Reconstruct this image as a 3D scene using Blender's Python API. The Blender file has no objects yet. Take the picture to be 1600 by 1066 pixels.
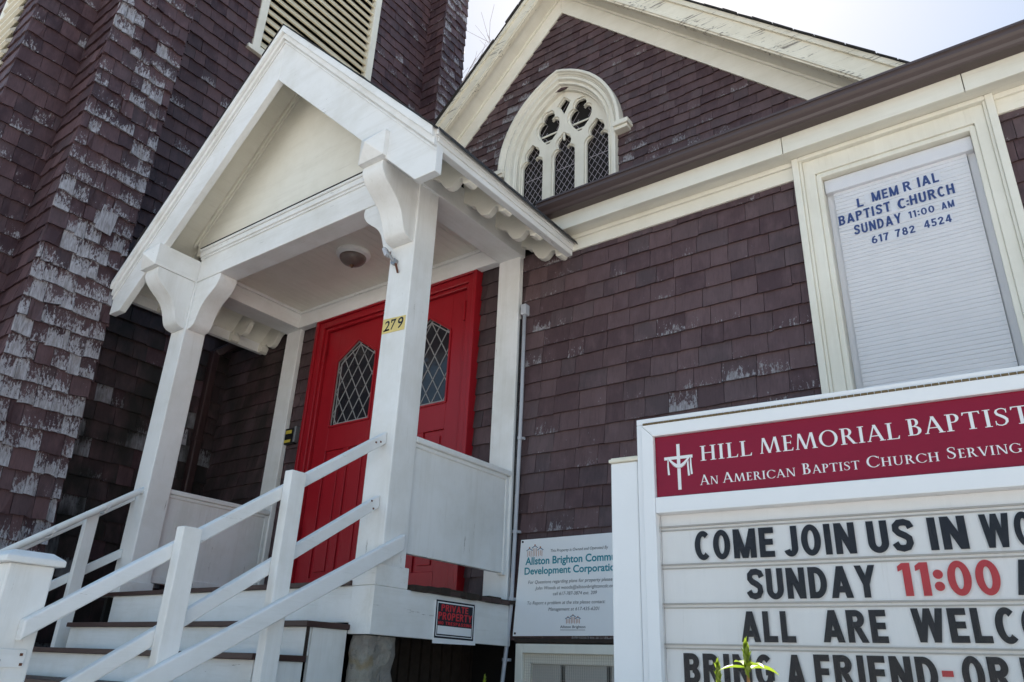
import bpy, math, random, mathutils
from mathutils import Vector, Matrix
R_ = math.radians
S = bpy.context.scene
COL = S.collection

# ---------------------------------------------------------------- camera
cam_d = bpy.data.cameras.new('camera')
cam = bpy.data.objects.new('camera', cam_d)
COL.objects.link(cam)
cr, cu, cf = Vector((0.806723, 0.58967, 0.038559)), Vector((0.208557, -0.345164, 0.915077)), Vector((-0.552903, 0.730172, 0.401432))
cam.matrix_world = Matrix(((cr.x, cu.x, -cf.x, 0), (cr.y, cu.y, -cf.y, -3.6), (cr.z, cu.z, -cf.z, 1.5), (0, 0, 0, 1)))
cam_d.sensor_width = 36
cam_d.lens = 26.787
cam_d.clip_start = 0.05
cam_d.clip_end = 3000
S.camera = cam

# ---------------------------------------------------------------- light
SUN = Vector((-0.2236, 0.5492, 0.8052)).normalized()
W = bpy.data.worlds.new('World')
S.world = W
W.use_nodes = True
nt = W.node_tree
bg = nt.nodes['Background']
sky = nt.nodes.new('ShaderNodeTexSky')
sky.sky_type = 'NISHITA'
sky.sun_disc = False
sky.sun_elevation = math.asin(SUN.z)
sky.sun_rotation = math.atan2(SUN.x, SUN.y)
sky.air_density = 1.0
sky.dust_density = 0.9
sky.ozone_density = 1.0
thin = nt.nodes.new('ShaderNodeGamma')          # gamma compresses the sky's range, lifting the shaded front against it
thin.inputs[1].default_value = 0.30
nt.links.new(sky.outputs[0], thin.inputs[0])
tone = nt.nodes.new('ShaderNodeHueSaturation')
tone.inputs['Saturation'].default_value = 2.5
nt.links.new(thin.outputs[0], tone.inputs['Color'])
tint = nt.nodes.new('ShaderNodeMix')
tint.data_type, tint.blend_type = 'RGBA', 'MULTIPLY'
tint.inputs[0].default_value = 1.0
tint.inputs[7].default_value = (0.975, 0.988, 0.965, 1.0)
nt.links.new(tone.outputs[0], tint.inputs[6])
nt.links.new(tint.outputs[2], bg.inputs[0])
bg.inputs[1].default_value = 0.15
sun_d = bpy.data.lights.new('sun', 'SUN')
sun_d.energy = 5.0
sun_d.angle = R_(0.53)
sun_d.color = (1.0, 0.96, 0.90)
sun = bpy.data.objects.new('sun', sun_d)
COL.objects.link(sun)
sun.rotation_euler = SUN.to_track_quat('Z', 'Y').to_euler()
S.view_settings.view_transform = 'Standard'
S.view_settings.look = 'None'
S.view_settings.exposure = 1.98
S.view_settings.gamma = 1.0
S.cycles.max_bounces = 8
S.cycles.diffuse_bounces = 5

# ---------------------------------------------------------------- materials
class NT:
    def __init__(s, name):
        s.m = bpy.data.materials.new(name)
        s.m.use_nodes = True
        s.t = s.m.node_tree
        s.p = s.t.nodes['Principled BSDF']
    def n(s, typ, **kw):
        nd = s.t.nodes.new(typ)
        for k, v in kw.items():
            if k.startswith('i_'):
                key = k[2:]
                key = int(key) if key.isdigit() else key
                s.put(nd.inputs[key], v)
            else:
                setattr(nd, k, v)
        return nd
    def put(s, sock, v):
        if isinstance(v, bpy.types.NodeSocket):
            s.t.links.new(v, sock)
        else:
            sock.default_value = v
    def obj(s, scale=(1, 1, 1)):
        tc = s.n('ShaderNodeTexCoord')
        mp = s.n('ShaderNodeMapping')
        s.t.links.new(tc.outputs['Object'], mp.inputs[0])
        mp.inputs['Scale'].default_value = scale
        return mp.outputs[0]
    def noise(s, vec, scale, detail=4, rough=0.55):
        nd = s.n('ShaderNodeTexNoise', i_Vector=vec, i_Scale=scale, i_Detail=detail, i_Roughness=rough)
        return nd.outputs['Fac']
    def ramp(s, fac, a, b, c0=(0, 0, 0, 1), c1=(1, 1, 1, 1)):
        nd = s.n('ShaderNodeValToRGB', i_Fac=fac)
        e = nd.color_ramp.elements
        e[0].position, e[1].position = a, b
        e[0].color, e[1].color = c0, c1
        return nd.outputs[0]
    def mix(s, fac, a, b, mode='MIX'):
        nd = s.n('ShaderNodeMix', data_type='RGBA', blend_type=mode)
        s.put(nd.inputs[0], fac)
        s.put(nd.inputs[6], a)
        s.put(nd.inputs[7], b)
        return nd.outputs[2]
    def math(s, op, a, b=0.0, c=0.0):
        nd = s.n('ShaderNodeMath', operation=op)
        s.put(nd.inputs[0], a)
        s.put(nd.inputs[1], b)
        s.put(nd.inputs[2], c)
        return nd.outputs[0]
    def bump(s, h, strength=0.3, dist=0.01):
        b = s.n('ShaderNodeBump', i_Height=h, i_Strength=strength, i_Distance=dist)
        s.t.links.new(b.outputs[0], s.p.inputs['Normal'])
    def base(s, v, rough=0.6, spec=0.4):
        s.put(s.p.inputs['Base Color'], v)
        s.put(s.p.inputs['Roughness'], rough)
        s.p.inputs['Specular IOR Level'].default_value = spec
        return s.m

def c4(r, g, b): return (r, g, b, 1.0)

def plain(name, col, rough=0.6, spec=0.4, var=0.12, metal=0.0, scale=9):
    k = NT(name)
    f = k.noise(k.obj(), scale, 5)
    dark = c4(*[x * (1 - var) for x in col[:3]])
    lite = c4(*[min(1, x * (1 + var)) for x in col[:3]])
    k.base(k.mix(f, dark, lite), rough, spec)
    k.p.inputs['Metallic'].default_value = metal
    k.bump(k.noise(k.obj(), scale * 14, 3), 0.12, 0.003)
    return k.m

def paint(name, col, grain='z', chips=0.3, dirt=0.35, rough=0.55, chipcol=(0.20, 0.17, 0.14)):
    """old brushed paint over wood: stains, hairline cracks along the grain, flaked spots"""
    k = NT(name)
    sc = {'x': (4, 60, 60), 'y': (60, 4, 60), 'z': (60, 60, 4)}[grain]
    g = k.noise(k.obj(sc), 1.0, 3, 0.6)
    st = k.noise(k.obj(), 3.1, 6, 0.65)
    st2 = k.noise(k.obj(tuple(0.14 * v for v in sc)), 1.0, 5, 0.7)
    c = k.mix(k.math('MULTIPLY', k.ramp(st, 0.42, 0.78), dirt), c4(*col), c4(col[0] * .74, col[1] * .72, col[2] * .66))
    c = k.mix(k.math('MULTIPLY', k.ramp(st2, 0.5, 0.8), dirt * 0.7), c, c4(col[0] * .66, col[1] * .63, col[2] * .57))
    c = k.mix(k.math('MULTIPLY', k.ramp(g, 0.62, 0.75), 0.22), c, c4(col[0] * .6, col[1] * .58, col[2] * .54))
    cn = k.noise(k.obj(tuple(0.55 * v for v in sc)), 1.3, 6, 0.75)
    cm = k.noise(k.obj(), 2.3, 2)
    cut = 0.80 - 0.13 * chips
    ch = k.ramp(k.math('ADD', cn, k.math('MULTIPLY', k.math('SUBTRACT', cm, 0.5), 0.35)), cut, cut + 0.025)
    c = k.mix(k.math('MULTIPLY', ch, 0.9), c, c4(*chipcol))
    k.base(c, rough, 0.35)
    h = k.math('ADD', k.math('MULTIPLY', g, 0.6), k.math('ADD', k.math('MULTIPLY', st2, 0.7), k.math('MULTIPLY', ch, -0.9)))
    k.bump(h, 0.35, 0.004)
    return k.m

def shingle_mat(name, c_lo, c_hi, primer=(0.40, 0.39, 0.42)):
    k = NT(name)
    at = k.n('ShaderNodeAttribute', attribute_name='shin')
    sep = k.n('ShaderNodeSeparateColor', i_Color=at.outputs['Color'])
    rnd, rnd2, wear = sep.outputs[0], sep.outputs[1], sep.outputs[2]
    mold = at.outputs['Alpha']
    uv = k.n('ShaderNodeUVMap', uv_map='uv')
    sx = k.n('ShaderNodeSeparateXYZ', i_Vector=uv.outputs[0])
    v = sx.outputs[1]
    # every shingle samples its own piece of the noise
    off = k.n('ShaderNodeCombineXYZ', i_X=k.math('MULTIPLY', rnd2, 7.0), i_Y=k.math('MULTIPLY', rnd, 9.0), i_Z=0.0)
    def vec(sc):
        o = k.obj(sc)
        a = k.n('ShaderNodeVectorMath', operation='ADD')
        k.put(a.inputs[0], o)
        k.put(a.inputs[1], off.outputs[0])
        return a.outputs[0]
    grain = k.noise(vec((90, 90, 7)), 1.0, 3, 0.6)
    blot = k.noise(vec((14, 14, 8)), 1.0, 5, 0.6)
    flake = k.noise(vec((80, 80, 30)), 1.0, 8, 0.72)
    c = k.mix(rnd, c4(*c_lo), c4(*c_hi))
    c = k.mix(k.math('MULTIPLY', k.ramp(rnd2, 0.55, 1.0), 0.38), c, c4(c_hi[0] * .62, c_hi[1] * .92, c_hi[2] * .95))
    c = k.mix(k.math('MULTIPLY', k.ramp(blot, 0.45, 0.75), 0.45), c, c4(c_hi[0] * 1.5, c_hi[1] * 1.55, c_hi[2] * 1.55))
    c = k.mix(k.math('MULTIPLY', k.ramp(grain, 0.5, 0.72), 0.3), c, c4(c_lo[0] * .4, c_lo[1] * .4, c_lo[2] * .4))
    # flaking: more towards the exposed butt (v = 0), only as much as the shingle's own wear
    low = k.math('MULTIPLY', k.math('SUBTRACT', 0.62, v), 0.22)
    f = k.math('ADD', flake, low)
    f = k.math('ADD', f, k.math('MULTIPLY', k.math('SUBTRACT', wear, 0.5), 0.62))
    f = k.math('ADD', f, k.math('MULTIPLY', k.math('SUBTRACT', blot, 0.5), 0.50))
    mask = k.ramp(f, 0.635, 0.685)
    fl = k.noise(vec((75, 75, 45)), 1.0, 4, 0.6)
    mask = k.math('MAXIMUM', mask, k.math('MULTIPLY', k.ramp(fl, 0.70, 0.74), k.ramp(k.noise(k.obj(), 2.2, 3), 0.42, 0.62)))
    pr = k.mix(k.ramp(grain, 0.35, 0.7), c4(*primer), c4(primer[0] * .50, primer[1] * .46, primer[2] * .44))
    pr = k.mix(k.math('MULTIPLY', k.ramp(blot, 0.5, 0.7), 0.5), pr, c4(primer[0] * .42, primer[1] * .38, primer[2] * .33))
    c = k.mix(k.math('MULTIPLY', mask, 0.93), c, pr)
    c = k.mix(k.math('MULTIPLY', mold, k.ramp(k.noise(k.obj((6, 6, 3)), 1.0, 5), 0.25, 0.6)), c, c4(0.014, 0.014, 0.011))
    k.base(c, 0.62, 0.35)
    h = k.math('ADD', k.math('MULTIPLY', grain, 0.8), k.math('MULTIPLY', mask, -0.5))
    k.bump(h, 0.5, 0.005)
    return k.m

def glass_mat(name, col=(0.02, 0.02, 0.025), rough=0.06, wob=0.25, scale=7):
    k = NT(name)
    f = k.noise(k.obj(), 5, 4)
    k.base(k.mix(f, c4(*[x * .5 for x in col]), c4(*[x * 1.6 for x in col])), rough, 0.5)
    k.bump(k.noise(k.obj(), scale, 2), wob, 0.02)
    return k.m

def clear_mat(name):
    k = NT(name)
    t = k.t
    out = t.nodes['Material Output']
    tr = k.n('ShaderNodeBsdfTransparent')
    gl = k.n('ShaderNodeBsdfGlossy', i_Roughness=0.03)
    fr = k.n('ShaderNodeFresnel', i_IOR=1.16)
    b = k.n('ShaderNodeBump', i_Height=k.noise(k.obj(), 4, 2), i_Strength=0.08, i_Distance=0.02)
    t.links.new(b.outputs[0], gl.inputs['Normal'])
    mx = k.n('ShaderNodeMixShader')
    t.links.new(fr.outputs[0], mx.inputs[0])
    t.links.new(tr.outputs[0], mx.inputs[1])
    t.links.new(gl.outputs[0], mx.inputs[2])
    t.links.new(mx.outputs[0], out.inputs[0])
    return k.m

def leaf_mat(name, a, b):
    k = NT(name)
    t = k.t
    out = t.nodes['Material Output']
    c = k.mix(k.noise(k.obj(), 60, 4), c4(*a), c4(*b))
    k.base(c, 0.35, 0.5)
    tl = k.n('ShaderNodeBsdfTranslucent', i_Color=c)
    mx = k.n('ShaderNodeMixShader')
    mx.inputs[0].default_value = 0.45
    t.links.new(k.p.outputs[0], mx.inputs[1])
    t.links.new(tl.outputs[0], mx.inputs[2])
    t.links.new(mx.outputs[0], out.inputs[0])
    return k.m

WHITE = (0.82, 0.815, 0.805)
CREAM = (0.80, 0.77, 0.685)
M = {}
for gx in 'xyz':
    M['white_' + gx] = paint('white_paint_' + gx, WHITE, gx, 0.85, 0.62)
    M['cream_' + gx] = paint('cream_paint_' + gx, CREAM, gx, 0.42, 0.45)
M['rail_white'] = paint('rail_paint', (0.80, 0.80, 0.80), 'y', 1.0, 0.5)
M['flaky'] = paint('flaking_cream_paint', (0.80, 0.75, 0.63), 'x', 1.55, 0.55)
M['shingle'] = shingle_mat('brown_shingle', (0.066, 0.036, 0.041), (0.120, 0.074, 0.078))
M['shingle_t'] = shingle_mat('tower_shingle', (0.044, 0.021, 0.026), (0.108, 0.060, 0.065), (0.46, 0.45, 0.49))
M['backing'] = plain('dark_sheathing', (0.012, 0.010, 0.010), 0.9)
M['roofing'] = plain('asphalt_roofing', (0.035, 0.033, 0.034), 0.9, scale=40)
M['gutter'] = plain('brown_gutter', (0.085, 0.060, 0.058), 0.38, 0.5, 0.1)
M['red'] = paint('red_door_paint', (0.33, 0.010, 0.018), 'z', 0.05, 0.35, 0.34)
M['glass'] = glass_mat('dark_glass')
M['dullglass'] = plain('dusty_dark_glass', (0.02, 0.02, 0.022), 0.35, 0.25)
M['stained'] = glass_mat('purple_grey_glass', (0.055, 0.032, 0.060), 0.12, 0.3, 9)
M['lead'] = plain('lead_came', (0.30, 0.29, 0.29), 0.5)
M['leadw'] = plain('pale_came', (0.42, 0.38, 0.42), 0.5)
M['tread'] = plain('brown_tread_paint', (0.055, 0.026, 0.022), 0.5, 0.4, 0.3)
M['rotten'] = plain('rotten_board', (0.045, 0.034, 0.028), 0.9, 0.2, 0.5, scale=25)
M['darkbrown'] = plain('brown_downspout_paint', (0.040, 0.020, 0.020), 0.4)
M['black'] = plain('black_plastic', (0.012, 0.012, 0.013), 0.4)
M['grey'] = plain('grey_metal', (0.30, 0.30, 0.31), 0.35, metal=0.6)
M['yellow'] = plain('yellow_sticker', (0.55, 0.43, 0.06), 0.5)
M['plate'] = plain('yellow_number_plate', (0.70, 0.55, 0.20), 0.45)
M['conduit'] = plain('grey_white_conduit', (0.46, 0.47, 0.51), 0.4)
M['frost'] = glass_mat('frosted_lamp_glass', (0.13, 0.10, 0.09), 0.32, 0.1, 30)
M['brass'] = plain('tarnished_brass', (0.10, 0.05, 0.03), 0.4, metal=0.6)
M['sign_white'] = plain('white_sign_enamel', (0.84, 0.84, 0.85), 0.32, 0.5, 0.03)
M['sign_red'] = plain('maroon_sign_face', (0.245, 0.006, 0.030), 0.25, 0.28, 0.10)
M['sign_panel'] = paint('letter_panel', (0.82, 0.82, 0.83), 'z', 0.0, 0.22, 0.4)
M['track'] = plain('letter_track', (0.42, 0.40, 0.38), 0.4)
M['ink'] = plain('sign_letter_black', (0.014, 0.015, 0.024), 0.3, 0.2)
M['inkred'] = plain('sign_letter_red', (0.46, 0.022, 0.035), 0.3)
M['inkblue'] = plain('blue_window_letter', (0.035, 0.065, 0.21), 0.5)
M['pale_card'] = plain('letter_card', (0.70, 0.71, 0.76), 0.5)
M['letter_white'] = plain('white_lettering', (0.80, 0.79, 0.80), 0.4, 0.4, 0.03)
M['teal'] = plain('teal_ink', (0.005, 0.24, 0.31), 0.5)
M['printgrey'] = plain('grey_ink', (0.06, 0.06, 0.075), 0.5)
M['orange'] = plain('orange_ink', (0.50, 0.20, 0.10), 0.5)
M['navy'] = plain('navy_ink', (0.03, 0.11, 0.22), 0.5)
M['signred'] = plain('red_ink', (0.55, 0.02, 0.03), 0.5)
M['blind'] = plain('pale_blind_fabric', (0.73, 0.73, 0.765), 0.6, 0.3, 0.05)
M['clear'] = clear_mat('clear_pane')
M['hinge'] = plain('rusty_hinge', (0.16, 0.11, 0.05), 0.6, var=0.5, scale=60)
M['rust'] = plain('rust', (0.12, 0.04, 0.02), 0.8)
M['stone'] = None
M['slat'] = paint('louvre_paint', (0.74, 0.66, 0.50), 'y', 0.8, 0.5)
M['slatx'] = paint('louvre_paint_front', (0.74, 0.69, 0.58), 'x', 0.8, 0.5)
M['bark'] = plain('bark', (0.16, 0.12, 0.10), 0.9)
M['leaf'] = leaf_mat('young_leaf', (0.13, 0.21, 0.012), (0.24, 0.30, 0.02))
M['stem'] = leaf_mat('pinkish_stem', (0.28, 0.16, 0.08), (0.36, 0.22, 0.10))
M['mesh'] = plain('window_wire', (0.55, 0.50, 0.44), 0.5)
M['asphalt'] = plain('asphalt', (0.13, 0.125, 0.12), 0.9, scale=20)
M['concrete'] = plain('concrete', (0.48, 0.45, 0.41), 0.9, scale=8)
M['soil'] = plain('pale_bounce_yard', (0.50, 0.46, 0.40), 0.95, var=0.4, scale=15)  # unseen yard, coloured pale to bounce light up under the porch
k = NT('rough_stone')
st = k.noise(k.obj(), 5, 6, 0.6)
st2 = k.noise(k.obj(), 22, 6, 0.7)
cc = k.mix(k.ramp(st, 0.35, 0.65), c4(0.20, 0.17, 0.16), c4(0.36, 0.33, 0.28))
cc = k.mix(k.math('MULTIPLY', k.ramp(st2, 0.55, 0.7), 0.6), cc, c4(0.10, 0.09, 0.08))
cc = k.mix(k.math('MULTIPLY', k.ramp(k.noise(k.obj(), 8, 3), 0.6, 0.7), 0.5), cc, c4(0.30, 0.20, 0.07))
k.base(cc, 0.95, 0.2)
k.bump(k.math('ADD', st, st2), 0.9, 0.03)
M['stone'] = k.m

# ---------------------------------------------------------------- mesh helpers
class MB:
    def __init__(s):
        s.v, s.f, s.col, s.uv = [], [], [], []
    def add(s, vs, fs):
        b = len(s.v)
        s.v += [tuple(p) for p in vs]
        s.f += [tuple(b + i for i in f) for f in fs]
        return s
    def box(s, x0, x1, y0, y1, z0, z1):
        x0, x1 = min(x0, x1), max(x0, x1)
        y0, y1 = min(y0, y1), max(y0, y1)
        z0, z1 = min(z0, z1), max(z0, z1)
        v = [(x, y, z) for z in (z0, z1) for y in (y0, y1) for x in (x0, x1)]
        return s.add(v, [(0, 2, 3, 1), (4, 5, 7, 6), (0, 1, 5, 4), (2, 6, 7, 3), (0, 4, 6, 2), (1, 3, 7, 5)])
    def prism(s, pts, axis, a0, a1):
        """pts: 2D outline in the plane across axis: x -> (y,z), y -> (x,z), z -> (x,y)"""
        def P(p, a):
            return {'x': (a, p[0], p[1]), 'y': (p[0], a, p[1]), 'z': (p[0], p[1], a)}[axis]
        n = len(pts)
        ar = sum(pts[i][0] * pts[(i + 1) % n][1] - pts[(i + 1) % n][0] * pts[i][1] for i in range(n))
        lo, hi = min(a0, a1), max(a0, a1)
        if (ar > 0) != (axis == 'y'):
            pts = pts[::-1]
        v = [P(p, lo) for p in pts] + [P(p, hi) for p in pts]
        f = [tuple(range(n)), tuple(range(2 * n - 1, n - 1, -1))]
        for i in range(n):
            j = (i + 1) % n
            f.append((i, n + i, n + j, j))
        return s.add(v, f)
    def bar(s, p0, p1, side, w, h):
        """a box-section bar from p0 to p1, width w along 'side', height h across"""
        p0, p1, side = Vector(p0), Vector(p1), Vector(side).normalized()
        d = (p1 - p0).normalized()
        up = side.cross(d).normalized()
        v = []
        for p in (p0, p1):
            for a, b in ((-1, -1), (1, -1), (1, 1), (-1, 1)):
                v.append(p + side * a * w / 2 + up * b * h / 2)
        return s.add(v, [(0, 1, 2, 3), (7, 6, 5, 4), (0, 4, 5, 1), (1, 5, 6, 2), (2, 6, 7, 3), (3, 7, 4, 0)])
    def tube(s, pts, rad, n=10):
        pts = [Vector(p) for p in pts]
        rad = rad if isinstance(rad, (list, tuple)) else [rad] * len(pts)
        b = len(s.v)
        up = None
        for i, p in enumerate(pts):
            d = (pts[min(i + 1, len(pts) - 1)] - pts[max(i - 1, 0)]).normalized()
            if up is None:
                up = d.orthogonal().normalized()
            up = (up - d * up.dot(d)).normalized()
            sd = d.cross(up)
            for q in range(n):
                a = 2 * math.pi * q / n
                s.v.append(tuple(p + (up * math.cos(a) + sd * math.sin(a)) * rad[i]))
        for i in range(len(pts) - 1):
            for q in range(n):
                r = (q + 1) % n
                s.f.append((b + i * n + q, b + i * n + r, b + (i + 1) * n + r, b + (i + 1) * n + q))
        s.f.append(tuple(b + q for q in range(n))[::-1])
        s.f.append(tuple(b + (len(pts) - 1) * n + q for q in range(n)))
        return s
    def lathe(s, c, prof, n=32):
        """prof: (radius, z) pairs about a vertical axis through c"""
        b = len(s.v)
        for r, z in prof:
            for q in range(n):
                a = 2 * math.pi * q / n
                s.v.append((c[0] + r * math.cos(a), c[1] + r * math.sin(a), c[2] + z))
        for i in range(len(prof) - 1):
            for q in range(n):
                t = (q + 1) % n
                s.f.append((b + i * n + q, b + i * n + t, b + (i + 1) * n + t, b + (i + 1) * n + q))
        return s
    def build(s, name, mat, parent=None, bevel=0.0, smooth=False, label=None):
        org = ORG.get(parent.name, Vector((0, 0, 0))) if parent else Vector((0, 0, 0))
        me = bpy.data.meshes.new(name)
        me.from_pydata([tuple(Vector(p) - org) for p in s.v], [], s.f)
        if s.uv:
            uvl = me.uv_layers.new(name='uv')
            uvl.data.foreach_set('uv', [x for p in s.uv for x in p])
        if s.col:
            ca = me.color_attributes.new('shin', 'FLOAT_COLOR', 'CORNER')
            ca.data.foreach_set('color', [x for p in s.col for x in p])
        me.materials.append(mat)
        me.update()
        if smooth:
            for p in me.polygons:
                p.use_smooth = True
        o = bpy.data.objects.new(name, me)
        COL.objects.link(o)
        if parent:
            o.parent = parent
            ORG[o.name] = org
        if bevel:
            md = o.modifiers.new('edge', 'BEVEL')
            md.width = bevel
            md.segments = 2
            md.limit_method = 'ANGLE'
            md.angle_limit = R_(40)
        if label:
            o['label'] = label
        return o
def build_each(mb, name, mat, parent, bevel=0.0):
    """every connected piece becomes a part of its own"""
    par = list(range(len(mb.v)))
    def fd(i):
        while par[i] != i:
            par[i] = par[par[i]]
            i = par[i]
        return i
    for f in mb.f:
        for q in f[1:]: par[fd(q)] = fd(f[0])
    gr = {}
    for f in mb.f: gr.setdefault(fd(f[0]), []).append(f)
    for fs in gr.values():
        ids = sorted({i for f in fs for i in f})
        mp = {i: k for k, i in enumerate(ids)}
        m = MB()
        m.v = [mb.v[i] for i in ids]
        m.f = [tuple(mp[i] for i in f) for f in fs]
        m.build(name, mat, parent, bevel)
ORG = {}

def thing(name, label, cat, loc=(0, 0, 0), group=None, rotz=0.0, local=False):
    o = bpy.data.objects.new(name, None)
    o.empty_display_size = 0.2
    COL.objects.link(o)
    o.location = loc
    o.rotation_euler = (0, 0, rotz)
    o['label'] = label
    o['category'] = cat
    if group:
        o['group'] = group
    ORG[o.name] = Vector((0, 0, 0)) if local else Vector(loc)
    return o

def tag(o, label, cat, group=None):
    o['label'] = label
    o['category'] = cat
    if group:
        o['group'] = group
    return o

def box(name, mat, parent, *a, bevel=0.004, label=None):
    return MB().box(*a).build(name, mat, parent, bevel, label=label)

# ---- lettering with the built-in font
def glyphs(txt, bold=0.0, italic=0.0):
    cu_ = bpy.data.curves.new('t', 'FONT')
    cu_.body = txt
    cu_.size = 1.0
    cu_.offset = bold
    cu_.shear = italic
    cu_.resolution_u = 4
    o = bpy.data.objects.new('t', cu_)
    COL.objects.link(o)
    dg = bpy.context.evaluated_depsgraph_get()
    me = bpy.data.meshes.new_from_object(o.evaluated_get(dg))
    v = [(p.co.x, p.co.y) for p in me.vertices]
    f = [tuple(p.vertices) for p in me.polygons]
    bpy.data.objects.remove(o)
    bpy.data.curves.remove(cu_)
    bpy.data.meshes.remove(me)
    return v, f
_g = glyphs('H')
CAP = max(p[1] for p in _g[0]) - min(p[1] for p in _g[0])

def put_text(mb, txt, x0, x1, base, cap, plane, bold=0.0, italic=0.0, top=None, fit_caps=False, slope=0.0):
    """plane = (origin, right, up); the line is fitted between x0 and x1, cap height 'cap' from 'base'"""
    v, f = glyphs(txt, bold, italic)
    xs = [p[0] for p in v]
    xa, xb = min(xs), max(xs)
    o, r, u = plane
    if fit_caps:
        ya, yb = min(p[1] for p in v), max(p[1] for p in v)
        ky, y0 = cap / (yb - ya), ya
    else:
        ky, y0 = cap / CAP, 0.0
    kx = (x1 - x0) / (xb - xa)
    vs = []
    for p in v:
        X = x0 + (p[0] - xa) * kx
        vs.append(o + r * X + u * (base + (p[1] - y0) * ky + (X - x0) * slope))
    mb.add(vs, f)

# ---- engraved-style serif capitals drawn as strokes (thick stems, thin bars, fine serifs)
TK, TN, SH, SE = 0.135, 0.052, 0.042, 0.075
def strip(pts, ws):
    out = []
    n = len(pts)
    L, Rr = [], []
    for i in range(n):
        a, b = pts[max(0, i - 1)], pts[min(n - 1, i + 1)]
        dx, dy = b[0] - a[0], b[1] - a[1]
        l = math.hypot(dx, dy) or 1
        nx, ny = -dy / l, dx / l
        w = ws[i] / 2
        L.append((pts[i][0] + nx * w, pts[i][1] + ny * w))
        Rr.append((pts[i][0] - nx * w, pts[i][1] - ny * w))
    for i in range(n - 1):
        out.append([Rr[i], Rr[i + 1], L[i + 1], L[i]])
    return [out]
def rect(x0, y0, x1, y1): return [[[(x0, y0), (x1, y0), (x1, y1), (x0, y1)]]]
def stem(x, w=TK, y0=0.0, y1=1.0, top=True, bot=True):
    r = rect(x - w / 2, y0, x + w / 2, y1)
    if bot: r += rect(x - w / 2 - SE, y0, x + w / 2 + SE, y0 + SH)
    if top: r += rect(x - w / 2 - SE, y1 - SH, x + w / 2 + SE, y1)
    return r
def ring(cx, cy, rx, ry, tk, tn, a0, a1, n=28):
    q = []
    for i in range(n):
        A, B = R_(a0 + (a1 - a0) * i / n), R_(a0 + (a1 - a0) * (i + 1) / n)
        o = lambda a: (cx + rx * math.cos(a), cy + ry * math.sin(a))
        k = lambda a: (cx + (rx - tk) * math.cos(a), cy + (ry - tn) * math.sin(a))
        q.append([k(A), o(A), o(B), k(B)])
    return [q]
def diag(x0, y0, x1, y1, w):
    return [[[(x0 - w / 2, y0), (x0 + w / 2, y0), (x1 + w / 2, y1), (x1 - w / 2, y1)]]]
def foot(x, y, w, up=False):
    return rect(x - w / 2 - SE * .8, y, x + w / 2 + SE * .8, y + SH)
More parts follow.
